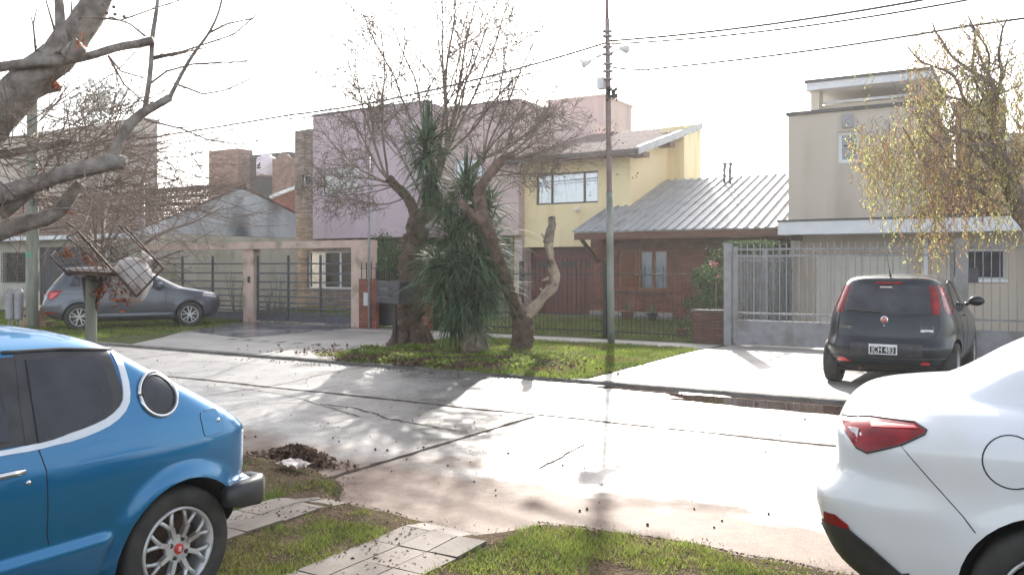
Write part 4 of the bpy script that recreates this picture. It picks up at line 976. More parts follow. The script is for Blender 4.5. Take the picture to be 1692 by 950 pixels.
    for x_ in (1.55, 2.5): c.line('door_seam', [(x_, 1.05), (x_-.02, .7), (x_+.05, .3)], .002, 'seam', side=-1)
    m = MB().box(.50, .62, -.02, .06, 1.118, 1.15); m.build('rear_light_spoiler', 'black_plastic', r) if False else None
    c.line('door_handle', [(1.62, .93), (1.80, .935)], .013, 'white_paint', side=-1, off=.02)
    return c
def dark_hatchback():
    rows = [(.22, .32, 3.75, .70, 5), (.28, .15, 3.88, .76, 5), (.38, .05, 3.94, .80, 5), (.48, .01, 3.98, .825, 5), (.555, .0, 4.0, .83, 5), (.60, .015, 4.0, .835, 4.6), (.66, .06, 3.98, .838, 4.4), (.76, .075, 3.9, .842, 4.2), (.86, .10, 3.7, .828, 4.2),
            (.94, .125, 3.35, .80, 4.2), (1.0, .155, 3.1, .775, 4.3), (1.08, .215, 2.95, .738, 4.5), (1.20, .31, 2.75, .692, 4.7), (1.30, .39, 2.55, .655, 4.8), (1.38, .445, 2.4, .61, 5), (1.425, .46, 2.28, .555, 5), (1.452, .52, 2.15, .48, 5), (1.472, .68, 1.95, .38, 5), (1.486, .9, 1.7, .22, 4), (1.49, 1.1, 1.5, .06, 4)]
    tl = pg(1377, 632)
    hd = R(90-1.5); d = Vector((math.cos(hd), math.sin(hd), 0)); lf = Vector((-d.y, d.x, 0))
    base = tl - d*.42 - lf*.70
    c = Car('dark_hatchback', 'dark blue-grey five-door hatchback parked on the concrete drive before the grey gate', (base.x, base.y, 0), hd, rows, 'teal_grey_paint', (.62, 3.13), .30, .345, 1.64, flare=.012, N=200, step=.022)
    r = c.root; rp = c.rearpts; sp = c.sidepts
    for ax in (.62, 3.13):
        for sd_ in (1, -1): wheel(c, ax, sd_, .30, .2, 'multi', .19)
    win = [(-.57, .985), (-.60, 1.04), (-.53, 1.345), (.53, 1.345), (.60, 1.04), (.57, .985)]
    rw = c.patch('rear_window', win, 'car_glass', 'rear', off=.006, g=.06)
    c.patch('brake_light', [(-.16, 1.365), (-.16, 1.392), (.16, 1.392), (.16, 1.365)], 'tail_red', 'rear', off=.012)
    c.line('wiper', [(.06, 1.00), (.36, 1.025), (.50, 1.015)], .011, 'black_plastic', face='rear', off=.018, parent=rw)
    c.patch('window_label', [(-.05, 1.315), (-.05, 1.332), (.1, 1.332), (.1, 1.315)], 'paper', 'rear', off=.008, parent=rw)
    for sd_ in (1, -1):
        # tall lamp wrapping the corner
        P = [(.665, 1.385-.0), (.60, 1.385), (.675, 1.13), (.70, 1.03), (.775, 1.03), (.765, 1.12)]
        lz = [.975, 1.03, 1.10, 1.18, 1.26, 1.345]; inn = [c.row(z_)[3]*f_ for z_, f_ in zip(lz, (.90, .885, .89, .895, .90, .905))]; out_ = [c.row(z_)[3]*.975 for z_ in lz]
        t = c.patch('tail_light', [(sd_*y_, z_) for y_, z_ in zip(inn, lz)]+[(sd_*y_, z_) for y_, z_ in reversed(list(zip(out_, lz)))], 'tail_red', 'rear', off=.010, g=.03)
        c.patch('upper_lens', [(sd_*min(a, c.row(b)[3]*.96), b) for a, b in [(.595, 1.33), (.63, 1.22), (.66, 1.22), (.625, 1.33)]], 'reflector_red', 'rear', off=.014, g=.03, parent=t)
        c.patch('fog_reflector', [(sd_*.40, .345), (sd_*.60, .34), (sd_*.58, .39), (sd_*.50, .40)] if sd_ > 0 else [(-.42, .345), (-.54, .34), (-.53, .375), (-.47, .385)], 'reflector_red', 'rear', off=.012)
    for sd_ in (1, -1):
        c.patch('tail_light', [(.225, .975), (.30, .985), (.41, 1.10), (.55, 1.33), (.48, 1.345), (.37, 1.19), (.27, 1.06)], 'tail_red', side=sd_, off=.009, g=.03)
    # tailgate seam
    c.line('tailgate_seam', smooth_poly([(-.61, .975), (-.64, .80), (-.56, .675), (0, .66), (.56, .675), (.64, .80), (.61, .975)], 2, False), .004, 'seam', face='rear', off=-.001)
    c.line('bumper_step', [(-.70, .425), (-.4, .42), (0, .415), (.4, .42), (.70, .425)], .012, 'black_plastic', face='rear', off=.002)
    c.patch('lower_bumper', [(-.68, .24), (-.66, .31), (-.3, .32), (.3, .32), (.66, .31), (.68, .24)], 'black_plastic', 'rear', off=.012)
    rc = c.patch('plate_recess', [(-.46, .44), (-.46, .605), (.40, .605), (.40, .44)], 'black_plastic', 'rear', off=.003)
    pc = (.0, .585); x0 = c.rx(0, .53)-.016
    pl = MB().box(x0, x0+.012, -.17, .17, .465, .595).build('number_plate', 'plate_white', r)
    MB().box(x0-.004, x0, -.155, .155, .478, .565).build('field', 'plate_black', pl)
    m4 = frame4((x0-.006, 0, .522), (0, -1, 0), (0, 0, 1)) @ Matrix.Diagonal((.82, 1.15, 1, 1))
    text('characters', 'JCH 483', .096, 'plate_white', pl, m4, .002)
    # badges
    zb = .905; xb = c.rx(0, zb); m = MB().lathe([(.0005, -.012), (.042, -.012), (.048, -.008), (.05, .02)], (xb, 0, zb), 'X', 28)
    bd = m.build('badge', 'chrome', r); MB().lathe([(.0005, -.014), (.036, -.014), (.036, .01)], (xb, 0, zb), 'X', 24).build('disc', 'cap_red', bd)
    text('letters', 'FIAT', .03, 'plate_white', bd, frame4((xb-.016, 0, zb), (0, -1, 0), (0, 0, 1)) @ Matrix.Diagonal((.9, 1.5, 1, 1)), .001)
    text('script_badge', 'Punto', .075, 'chrome', r, frame4((c.rx(.47, .82)-.006, .47, .80), (c.rx(.4, .82)-c.rx(.54, .82), -.14, 0), (0, .0, 1)) @ Matrix(((1, .35, 0, 0), (0, 1, 0, 0), (0, 0, 1, 0), (0, 0, 0, 1))), .003)
    tb = text('trim_badge', 'ELX 1.4', .055, 'chrome', r, frame4((c.rx(-.5, .815)-.012, -.50, .815), (c.rx(-.55, .815)-c.rx(-.45, .815), -.10, 0), (0, 0, 1)), .003)
    MB().bar((c.rx(-.43, .775)-.006, -.43, .775), (c.rx(-.57, .775)-.006, -.57, .775), .006, .03).build('badge_bar', 'plate_white', r)
    MB().lathe([(.0005, -.006), (.010, -.006), (.010, .02)], (c.rx(0, .83), 0, .83), 'X', 12).build('lock', 'chrome', r)
    # roof antenna
    an = MB().tube([(.60, 0, 1.455), (.58, 0, 1.48), (.50, .0, 1.55)], [.02, .012, .006], 8).tube([(.50, 0, 1.55), (.42, .02, 1.78)], [.004, .003], 6); an.build('antenna', 'black_plastic', r)
    # side glass
    for sd_ in (1, -1):
        for poly in ([(.85, 1.06), (.98, 1.22), (1.10, 1.36), (1.62, 1.40), (1.62, 1.04)], [(1.70, 1.40), (1.70, 1.04), (2.62, 1.03), (2.45, 1.18), (2.15, 1.38)]):
            q = c.patch('side_window', poly, 'car_glass', side=sd_, off=.005); c.line('window_trim', poly, .006, 'black_plastic', side=sd_, off=.004, closed=True, parent=q)
        c.line('door_seam', [(1.66, 1.04), (1.66, .7), (1.60, .3)], .003, 'seam', side=sd_, off=0); c.line('door_seam', [(.95, 1.05), (1.05, .75), (1.25, .32)], .003, 'seam', side=sd_, off=0)
        c.line('door_handle', [(1.42, .93), (1.56, .935)], .013, 'teal_grey_paint', side=sd_, off=.015)
        # mirror
        y0 = c.sy(2.45, 1.05); m = MB(); m.tube([(2.47, sd_*(y0-.02), 1.03), (2.45, sd_*(y0+.08), 1.06)], [.03, .025], 8)
        m.lathe([(.001, -.045), (.06, -.04), (.085, -.01), (.08, .03), (.05, .07), (.001, .085)], (2.42, 0, 0), 'X', 20)
        k = len(m.v)
        for i in range(k-120, k): x_, y_, z_ = m.v[i]; m.v[i] = (x_, sd_*(y0+.16)+y_*1.25, 1.09+z_*.85)
        m.build('mirror', 'teal_grey_paint', r)
    c.patch('windscreen', [(-.66, 1.06), (-.54, 1.38), (.54, 1.38), (.66, 1.06)], 'car_glass', 'rear', off=.006, front=True)
    ex = MB().tube([(.10, .30, .26), (.35, .30, .27)], .028, 12); ex.build('exhaust_pipe', 'rusty_iron', r)
    MB().box(.35, 3.6, -.62, .62, .19, .24).build('underbody', 'wheel_well', r)
    return c
def grey_suv():
    rows = [(.24, .45, 3.95, .78, 6), (.30, .20, 4.12, .84, 6), (.42, .05, 4.22, .87, 6), (.60, .0, 4.28, .885, 5.5), (.70, .02, 4.28, .885, 5.5), (.84, .07, 4.22, .88, 5.2), (.94, .10, 4.0, .87, 5), (1.0, .13, 3.65, .855, 5), (1.05, .165, 3.35, .835, 5),
            (1.15, .25, 3.1, .79, 5), (1.3, .38, 2.82, .735, 5), (1.42, .48, 2.6, .685, 5), (1.50, .46, 2.42, .64, 5), (1.54, .50, 2.28, .58, 5), (1.57, .70, 2.05, .48, 5), (1.592, 1.0, 1.8, .28, 4), (1.598, 1.2, 1.6, .08, 4)]
    a = pg(131, 546); b = pg(303, 540.5); d = (b-a); d.z = 0; d.normalize(); rt = Vector((d.y, -d.x, 0))
    base = a-d*.83-rt*.87
    hd = math.atan2(d.y, d.x)
    c = Car('grey_suv', 'slate grey compact SUV parked on the grass before the low white house', (base.x, base.y, 0), hd, rows, 'slate_paint', (.83, 3.43), .33, .375, 1.74, flare=.02, N=180, step=.025, crease=(.40, .03, .06))
    r = c.root
    for ax in (.83, 3.43):
        for sd_ in (1, -1): wheel(c, ax, sd_, .33, .225, 'five', .2)
    for sd_ in (1, -1):
        for poly in ([(.62, 1.10), (.70, 1.30), (.80, 1.38), (.86, 1.28), (.84, 1.10)], [(.92, 1.08), (.92, 1.32), (1.05, 1.46), (1.72, 1.49), (1.72, 1.06)], [(1.80, 1.06), (1.80, 1.49), (2.20, 1.48), (2.55, 1.30), (2.85, 1.04)]):
            q = c.patch('side_window', poly, 'car_glass', side=sd_, off=.005); c.line('window_trim', poly, .009, 'black_plastic', side=sd_, off=.004, closed=True, parent=q)
        for p in ([(1.76, 1.05), (1.78, .7), (1.76, .35)], [(2.85, 1.0), (2.85, .7), (2.80, .35)], [(1.0, 1.02), (1.22, .8), (1.28, .36)]): c.line('door_seam', p, .004, 'seam', side=sd_)
        c.line('shoulder_crease', [(.4, .93), (1.2, .90), (2.4, .90), (3.4, .88)], .006, 'slate_paint', side=sd_, off=-.001)
        c.line('sill_trim', [(1.25, .38), (2.2, .37), (3.02, .38)], .016, 'black_plastic', side=sd_, off=-.025)
        t = c.patch('tail_light', [(.12, .99), (.135, .84), (.20, .74), (.28, .82), (.46, .98), (.46, 1.01)], 'tail_red', side=sd_, off=.008, g=.03)
        c.patch('glow_strip', [(.17, .83), (.21, .77), (.27, .84), (.38, .95), (.22, .95)], 'reflector_red', side=sd_, off=.012, g=.03, parent=t)
        c.patch('tail_light_inner', [(sd_*.50, .86), (sd_*.50, .95), (sd_*.78, .98), (sd_*.78, .82)], 'tail_red', 'rear', off=.008)
        c.patch('rear_reflector', [(sd_*.58, .42), (sd_*.58, .47), (sd_*.78, .47), (sd_*.78, .42)], 'tail_red', 'rear', off=.008)
        c.patch('headlight', [(3.75, .82), (3.78, .92), (4.0, .90), (4.14, .80), (4.10, .76)], 'lens_clear', side=sd_, off=.006)
        y0 = c.sy(2.70, 1.05); m = MB().tube([(2.72, sd_*(y0-.03), 1.04), (2.70, sd_*(y0+.08), 1.08)], .025, 8)
        m.tube([(2.76, sd_*(y0+.15), 1.10), (2.72, sd_*(y0+.15), 1.10), (2.64, sd_*(y0+.15), 1.10), (2.61, sd_*(y0+.15), 1.10)], [.04, .08, .085, .06], 12); m.build('mirror', 'slate_paint', r)
        c.line('door_handle', [(2.0, .96), (2.16, .965)], .014, 'chrome', side=sd_, off=.015)
    rw = c.patch('rear_window', [(-.60, 1.10), (-.52, 1.42), (.52, 1.42), (.60, 1.10)], 'car_glass', 'rear', off=.006)
    c.patch('sticker', [(-.40, 1.20), (-.40, 1.30), (-.25, 1.32), (-.22, 1.2)], 'yellow_sticker', 'rear', off=.009, parent=rw)
    c.patch('sticker', [(.30, 1.15), (.30, 1.25), (.42, 1.25), (.42, 1.15)], 'paper', 'rear', off=.009, parent=rw)
    c.patch('lower_bumper', [(-.78, .30), (-.78, .40), (.78, .40), (.78, .30)], 'black_plastic', 'rear', off=.01)
    x0 = c.rx(0, .82)-.01; MB().box(x0, x0+.02, -.2, .2, .76, .88).build('number_plate', 'plate_white', r)
    c.patch('windscreen', [(-.68, 1.09), (-.56, 1.45), (.56, 1.45), (.68, 1.09)], 'car_glass', 'rear', off=.006, front=True)
    MB().box(.5, 3.8, -.65, .65, .2, .26).build('underbody', 'wheel_well', r)
    MB().box(.35, .55, -.60, .60, 1.515, 1.535).build('roof_spoiler', 'slate_paint', r)
    return c
CARS = [blue_coupe(), white_sedan(), dark_hatchback(), grey_suv()]
# ------------------------------------------------------------------ fences, gates and walls along the far property line
VF = 16.95
# salmon portal: beam on two pillars, left gate panel and sliding gate
q = lambda x, y: pv(x, y, VF)
g = thing('gate_portal', 'salmon plastered portal beam on pillars over the two grey slatted gates', 'gate portal', (q(505, 540).x, VF, 0))
bl, br = q(240, 412), q(612, 397); zt = (bl.z+br.z)/2+.08
MB().box(bl.x, br.x, VF-.12, VF+.28, zt-.20, zt).build('beam', 'pink_portal', g)
p = q(404, 420), q(421, 420); MB().box(p[0].x, p[1].x, VF-.05, VF+.2, 0, zt-.20).build('pillar', 'pink_portal', g)
p2 = q(586, 420), q(612, 420); MB().box(p2[0].x, p2[1].x, VF-.14, VF+.26, 0, zt-.20).build('pillar', 'pink_portal', g)
kp = q(414, 462); MB().box(kp.x-.04, kp.x+.04, VF-.08, VF-.05, kp.z-.09, kp.z+.09).build('intercom', 'black_trim', g)
def slat_gate(label, x0, x1, nm='slatted_gate', posts=3, panel=True):
    t = thing(nm, label, 'gate', ((x0+x1)/2, VF+.08, 0)); a, b = VF+.04, VF+.08; top = zt-.42
    m = MB()
    for i in range(posts+1): x = x0+.04+(x1-x0-.08)*i/posts; m.box(x-.018, x+.018, a-.012, b+.012, .06, top+.04)
    m.box(x0, x1, a-.005, b+.005, .06, .12); m.build('frame', 'gate_grey', t)
    m = MB(); z = .30; k = 0
    while z < top: m.box(x0+.02, x1-.02, a-.006, b+.006, z, z+.042); z += .115+.026*k; k += 1
    m.build('slats', 'gate_grey', t)
    MB().box(x0+.02, x1-.02, a+.006, b-.006, .12, .27).build('bottom_panel', 'gate_grey', t)
slat_gate('grey slatted gate panel behind the parked SUV, left of the salmon pillar', q(250, 500).x, p[0].x-.02)
slat_gate('grey slatted sliding gate between the two salmon pillars', p[1].x+.02, p2[0].x-.02)
# brick pillar with spikes, tall thin mast, dark gate, low brick wall
a, b = q(594, 500), q(622, 500); VS = VF-.30
t = thing('brick_pillar', 'red brick gate pillar with meter niche and iron spikes beside the salmon portal', 'pillar', ((a.x+b.x)/2, VS, 0)); zb = pv(606, 461, VS).z
a, b = pv(593, 500, VS), pv(621, 500, VS)
MB().box(a.x, b.x, VS, VS+.13, 0, zb).build('column', 'brick', t)
n0 = pv(601, 490, VS); n1 = pv(609, 505, VS); MB().box(n0.x, n1.x, VS-.012, VS-.002, n1.z, n0.z+.1).build('meter_box', 'old_grey_plaster', t)
m = MB()
for i in range(4): x = a.x+.04+i*(b.x-a.x-.08)/3; m.bar((x, VS+.06, zb-.02), (x, VS+.06, zb+.42), .018)
m.bar((a.x, VS+.06, zb+.27), (b.x, VS+.06, zb+.27), .018); m.build('spikes', 'black_iron', t)
x = pv(608, 300, VS-.1).x; z0 = pv(608, 257, VS-.1).z
t = thing('service_mast', 'tall thin galvanised pipe mast beside the brick gate pillar', 'mast', (x, VS-.08, 0)); MB().tube([(x, VS-.06, 0), (x, VS-.06, z0)], .032, 8).build('pipe', 'grey_metal', t); MB().tube([(x, VS-.06, z0), (x+.02, VS-.06, z0+.05), (x+.14, VS-.06, z0+.03)], .03, 8).build('cap', 'grey_metal', t)
xx = pv(237, 350, 16.8).x; t = thing('service_mast', 'thin pipe mast with insulators in front of the streaked grey gable', 'mast', (xx, 16.8, 0)); MB().tube([(xx, 16.8, 0), (xx, 16.8, pv(237, 304, 16.8).z)], .035, 8).build('pipe', 'grey_metal', t)
zz = pv(237, 306, 16.8).z; MB().bar((xx-.3, 16.8, zz-.02), (xx+.12, 16.8, zz-.02), .04).tube([(xx-.28, 16.8, zz), (xx-.28, 16.8, zz+.12)], .03, 6).build('bracket', 'black_iron', t)
a, b = pv(622, 500, VF+.02), pv(652, 500, VF+.02); t = thing('iron_gate', 'narrow dark iron gate behind the slatted box', 'gate', (a.x, VF, 0)); zz = pv(630, 447, VF).z
m = MB(); m.box(a.x, a.x+.06, VF, VF+.05, 0, zz); m.box(b.x-.05, b.x, VF, VF+.05, 0, zz); m.box(a.x, b.x, VF, VF+.05, zz-.06, zz-.01); m.box(a.x+.06, b.x-.05, VF+.01, VF+.04, .08, .8)
m.build('frame', 'black_iron', t); m = MB()
for i in range(6): x = a.x+.1+(b.x-a.x-.2)*i/5; m.bar((x, VF+.025, .8), (x, VF+.025, zz), .016)
m.build('bars', 'black_iron', t)
a = b.x+.02; b2 = pv(706, 540, VF).x
t = thing('brick_wall', 'low red brick garden wall behind the thick left tree trunk', 'wall', ((a+b2)/2, VF, 0)); MB().box(a, b2, VF, VF+.24, 0, pv(640, 502, VF).z).build('wall', 'brick', t); MB().box(a-.02, b2+.02, VF-.03, VF+.27, pv(640, 502, VF).z, pv(640, 502, VF).z+.05).build('coping', 'brick_dark', t)
# black railing
VI = 17.4; x0 = pv(708, 500, VI).x; x1 = pv(1143, 500, VI).x; zt_ = 1.62
t = thing('iron_railing', 'black spiked iron railing before the yellow and brick houses', 'fence', ((x0+x1)/2, VI, 0))
m = MB(); m.box(x0, x1, VI-.012, VI+.012, 1.40, 1.43); m.box(x0, x1, VI-.012, VI+.012, .12, .15); m.box(x0, x1, VI-.01, VI+.01, .48, .50); m.build('rails', 'black_iron', t)
m = MB(); k = int((x1-x0)/.105)
for i in range(k+1):
    x = x0+(x1-x0)*i/k; h_ = zt_ if i % 2 == 0 else .55
    m.box(x-.007, x+.007, VI-.022, VI-.0125, .05, h_-.06); m.prism([(x-.013, VI-.0185, h_-.06), (x+.013, VI-.0185, h_-.06), (x, VI-.0185, h_+.01)], (0, .005, 0))
m.build('bars', 'black_iron', t)
for px in (720, 862, 1000): x = pv(px, 500, VI).x; MB().box(x-.045, x+.045, VI-.045, VI+.045, 0, 1.72).build('post', 'black_iron', t)
a, b = pv(1144, 550, VI-.25), pv(1199, 550, VI-.25); zz = pv(1170, 516, VI-.25).z
t = thing('brick_plinth', 'low dark brick wall block between the black railing and the grey gate', 'wall', ((a.x+b.x)/2, VI, 0)); MB().box(a.x, b.x-.06, VI-.25, VI, 0, zz).build('wall', 'brick_dark', t); MB().box(a.x-.03, b.x-.03, VI-.28, VI+.03, zz, zz+.05).build('coping', 'kerb_stone', t)
# grey gate and railing to the right
def gate_bars(m, x0, x1, v, z0, z1, step, w_=.016, spear=.07):
    k = max(1, int((x1-x0)/step))
    for i in range(k+1):
        x = x0+(x1-x0)*i/k; m.box(x-w_/2, x+w_/2, v-w_/2, v+w_/2, z0, z1-spear); m.prism([(x-w_*.9, v, z1-spear), (x+w_*.9, v, z1-spear), (x, v, z1)], (0, .006, 0))
g0, g1 = pv(1196, 500, VF-.05), pv(1208, 500, VF-.05); ztop = pv(1202, 402, VF-.05).z
post2 = pv(1579, 450, VF), pv(1600, 450, VF); zp2 = pv(1590, 394, VF).z
sx0 = g1.x+.03; sx1 = post2[0].x-.02
t = thing('sliding_gate', 'wide grey sliding gate with spear bars and solid bottom panel behind the hatchback', 'gate', ((sx0+sx1)/2, VF, 0))
MB().box(g0.x, g1.x, VF-.06, VF+.06, 0, ztop).build('post', 'grey_metal', t); MB().box(post2[0].x, post2[1].x, VF-.10, VF+.10, 0, zp2).build('post', 'grey_metal', t)
zr1 = pv(1250, 412, VF).z; zr2 = pv(1250, 423, VF).z; zr3 = pv(1250, 518, VF).z; zr4 = pv(1250, 531, VF).z
m = MB(); m.box(sx0, sx0+.08, VF+.0, VF+.05, .04, zr1+.06); m.box(sx1-.07, sx1, VF+.0, VF+.05, .04, zr1+.03)
for z in (zr1, zr2, zr3): m.box(sx0+.08, sx1-.07, VF+.005, VF+.045, z-.018, z+.018)
m.box(sx0+.08, sx1-.07, VF, VF+.05, zr4-.035, zr4+.02); m.box(sx0+.08, sx1-.07, VF, VF+.05, .04, .10); m.build('frame', 'grey_metal', t)
MB().box(sx0+.08, sx1-.07, VF+.018, VF+.032, .10, zr4-.035).build('bottom_panel', 'grey_metal', t)
m = MB(); gate_bars(m, sx0+.16, sx1-.12, VF-.006, zr4+.02, zr1+.13, .125); m.build('bars', 'grey_metal', t)
m = MB(); k = int((sx1-sx0)/.25)
for i in range(1, k):
    x = sx0+.16+i*.25; 
    m.bar((x-.055, VF+.02, zr2+.02), (x+.055, VF+.02, zr1-.02), .010); m.bar((x-.055, VF+.028, zr1-.02), (x+.055, VF+.028, zr2+.02), .010)
m.build('crosses', 'grey_metal', t)
kp = pv(1611, 455, VF-.12); MB().box(kp.x-.10, kp.x+.05, VF-.10, VF-.02, kp.z-.13, kp.z+.13).box(kp.x-.05, kp.x+.01, VF-.115, VF-.101, kp.z-.08, kp.z+.06).build('intercom', 'gate_grey', t)
fx1 = 4.2
t = thing('grey_railing', 'grey spear-top railing on a low solid base, right of the thick gate post', 'fence', ((post2[1].x+fx1)/2, VF, 0)); fx0 = post2[1].x+.02
m = MB(); 
for z in (zr1, zr3): m.box(fx0, fx1, VF+.005, VF+.045, z-.018, z+.018)
m.build('rails', 'grey_metal', t); MB().box(fx0, fx1, VF, VF+.06, 0, zr4-.02).build('base_panel', 'grey_metal', t); m = MB(); gate_bars(m, fx0+.08, fx1, VF-.006, zr4-.02, zr1+.13, .125); m.build('bars', 'grey_metal', t)
# side railing running back between the two plots
us = -5.15; t = thing('side_railing', 'fine grey railing running back beside the hedge', 'fence', (us, 19.5, 0)); m = MB()
k = 44
for i in range(k+1): v = 17.1+(22.1-17.1)*i/k; m.box(us-.007, us+.007, v-.007, v+.007, .1, 1.85)
m.build('bars', 'grey_metal', t); m = MB(); m.box(us-.012, us+.012, 17.1, 22.2, .1, .14); m.box(us-.012, us+.012, 17.1, 22.2, 1.70, 1.735); m.build('rails', 'grey_metal', t)
for px in (1264, 1308):
    d = ray(px, 450); v = us/d.x*d.y; MB().box(us-.05, us+.05, v-.05, v+.05, 0, 1.98).build('post', 'grey_metal', t)
# ------------------------------------------------------------------ poles and wires
pb = pg(1010, 569); U0, V0 = pb.x, pb.y
t = thing('utility_pole', 'slim green-grey and rusty steel utility pole with numbers, mid picture on the grass', 'utility pole', (U0, V0, 0))
zc = pv(1008, 318, V0).z; ztp = pv(1004, -60, V0).z; lean = pv(1003, 0, V0).x-pv(1010, 569, V0).x
ux = lambda z: U0+lean*z/pv(1003, 0, V0).z
MB().tube([(ux(z), V0, z) for z in (0, 1, 2, zc)], [.075, .074, .072, .070], 14).build('lower_pole', 'pole_paint', t)
za = pv(1006, 112, V0).z
MB().tube([(ux(zc), V0, zc), (ux(zc+.02), V0, zc+.02), (ux(za), V0, za), (ux(za+1), V0, za+1.0)], [.07, .056, .054, .052], 12).build('upper_pole', 'pole_rust', t)
MB().tube([(ux(za+1), V0, za+1.0), (ux(ztp), V0, ztp)], .038, 10).build('pole_tip', 'pole_rust', t)
for i, ch in enumerate('6151'):
    zz = pv(1006, 387+i*9.7, V0).z
    d = Vector((-U0, -V0, 0)).normalized(); side = Vector((-d.y, d.x, 0)); o_ = Vector((ux(zz), V0, zz))+d*.073-side*.012
    text('number', ch, .13, 'seam', t, frame4(o_, side, (0, 0, 1)), .004)
zz = pv(1006, 157, V0).z
m = MB()
for k in range(60): 
    a_ = rng.uniform(0, 6.28); b_ = rng.uniform(0, 1); c0 = Vector((ux(zz)+.10, V0-.05, zz)); e = Vector((math.cos(a_), math.sin(a_), rng.uniform(-1.3, 1.3)))*.11
    m.tube([c0+e*.6, c0+e*.8+Vector((.03, .02, .05)), c0+e], .012, 4)
m.build('cable_coil', 'cable', t)
zj = pv(1006, 138, V0).z; MB().box(ux(zj)-.22, ux(zj)-.07, V0-.08, V0+.08, zj-.10, zj+.13).build('junction_box', 'white_frame', t)
for sgn in (-1, 1):
    zl = pv(1006, 88, V0).z
    o_ = Vector((ux(zl)+sgn*.07, V0, zl)); e_ = o_+Vector((sgn*.30, -.1, -.16 if sgn < 0 else .02)); fl_ = MB().tube([o_, e_], .018, 6)
    fl_.tube([e_+Vector((-sgn*.05, 0, .02)), e_+Vector((sgn*.08, -.05, -.03)), e_+Vector((sgn*.13, -.08, -.05))], [.03, .075, .085], 10); fl_.build('floodlight', 'white_frame', t)
m = MB()
for py in (52, 60, 78, 90, 106, 118, 131): zz = pv(1005, py, V0).z; m.box(ux(zz)-.075, ux(zz)+.075, V0-.075, V0+.075, zz-.02, zz+.02).tube([(ux(zz)-.12, V0, zz), (ux(zz)+.12, V0, zz)], .018, 5)
m.build('clamps', 'grey_metal', t)
def wire(label, P, r=.009, sag=.25, n=24, nm='overhead_wire'):
    m = MB()
    for a, b in zip(P, P[1:]):
        a = Vector(a); b = Vector(b); m.tube([a.lerp(b, i/n)-Vector((0, 0, sag*4*(i/n)*(1-i/n))) for i in range(n+1)], r, 5)
    return tag(m.build(nm, 'cable', None, P[0]), label, 'wire', 'overhead wires')
def wz(y): return pv(1005, y, V0).z
def wr_(x, y): return pv(x, y, V0)
wire('topmost of the thick wires running right from the slim pole', [(ux(6), V0, wz(68)), wr_(1590, -12)+Vector((0, 0, .0)), wr_(1590, -12)+Vector((24, 0, .5))], .024, .10)
wire('second of the thick wires running right from the slim pole', [(ux(6), V0, wz(73)), wr_(1600, 0), wr_(1600, 0)+Vector((24, 0, .5))], .020, .12)
wire('lowest wire running right from the slim pole into the willow', [(ux(6), V0, wz(110)), wr_(1100, 112), wr_(1590, 45), wr_(1590, 45)+Vector((24, 0, .5))], .020, .05)
wire('upper wire sloping from the slim pole to the left edge', [(ux(6), V0, wz(70)), wr_(700, 152), wr_(480, 190), wr_(0, 262), wr_(-200, 270)], .024, .05)
wire('lower wire sloping from the slim pole to the left edge', [(ux(6), V0, wz(88)), wr_(700, 160), wr_(480, 197), wr_(0, 275), wr_(-200, 282)], .016, .05)
wire('thin wire crossing the sky from the tree crown to the top edge', [wr_(560, 36), wr_(730, 2), wr_(860, -30)], .010, .03)
wire('thin drop wire from the right wires towards the roof vents', [wr_(1062, 112), pv(1185, 152, 24), pv(1300, 260, 28)], .010, .1)
wire('faint thin wire near the top left of the slim pole', [(ux(6), V0, wz(30)), wr_(820, 60), wr_(520, 120)], .009, .05)
# wooden pole, left
V1 = 12.4; x = pv(54, 400, V1).x; zt1 = pv(50, 140, V1).z
t = thing('wooden_pole', 'weathered greenish wooden utility pole beside the cardboard box, far left', 'utility pole', (x, V1, 0))
MB().tube([(x, V1, 0), (x, V1, 2.5), (x-.03, V1, zt1)], [.155, .145, .12], 14, jit=.03).build('pole', 'wood_pole', t)
gz = pv(54, 422, V1).z; dcam = Vector((-x, -V1, 0)).normalized(); m = MB(); m.lathe([(.149, gz-.06), (.1505, gz-.02), (.1505, gz+.05), (.149, gz+.07)], (x-.005, V1, 0), 'Z', 20); mat('green_paint', (.02, .30, .16), .6); m.build('paint_mark', 'green_paint', t)
bz = pv(62, 330, V1).z; MB().box(x+.12, x+.28, V1-.15, V1, bz-.15, bz+.15).build('meter_box', 'black_trim', t)
# ------------------------------------------------------------------ street things on the left
# tilted wire rubbish basket on an iron stand, near verge
bu, bv = pz(150, 500, 7.5).x, pz(150, 500, 7.5).y
t = thing('rubbish_basket', 'tilted rusty wire rubbish basket on an iron stand behind the blue coupe', 'rubbish basket', (bu, bv, 0))
def bz_(x, y, dz=0.0): return pz(x, y, 7.5+dz)
m = MB(); m.tube([pz(151, 452, 7.5), Vector((bu, bv, 0))], .048, 10); m.build('stand_post', 'wood_pole', t)
m = MB(); m.bar(bz_(138, 458), bz_(147, 520), .03); m.bar(bz_(168, 458), bz_(155, 520), .03); m.build('stand_brace', 'rusty_iron', t)
MB().prism([bz_(114, 454, -.28), bz_(192, 457, -.28), bz_(196, 451, .30), (bz_(118, 449, .30))], (0, 0, .035)).build('tray', 'rusty_iron', t)
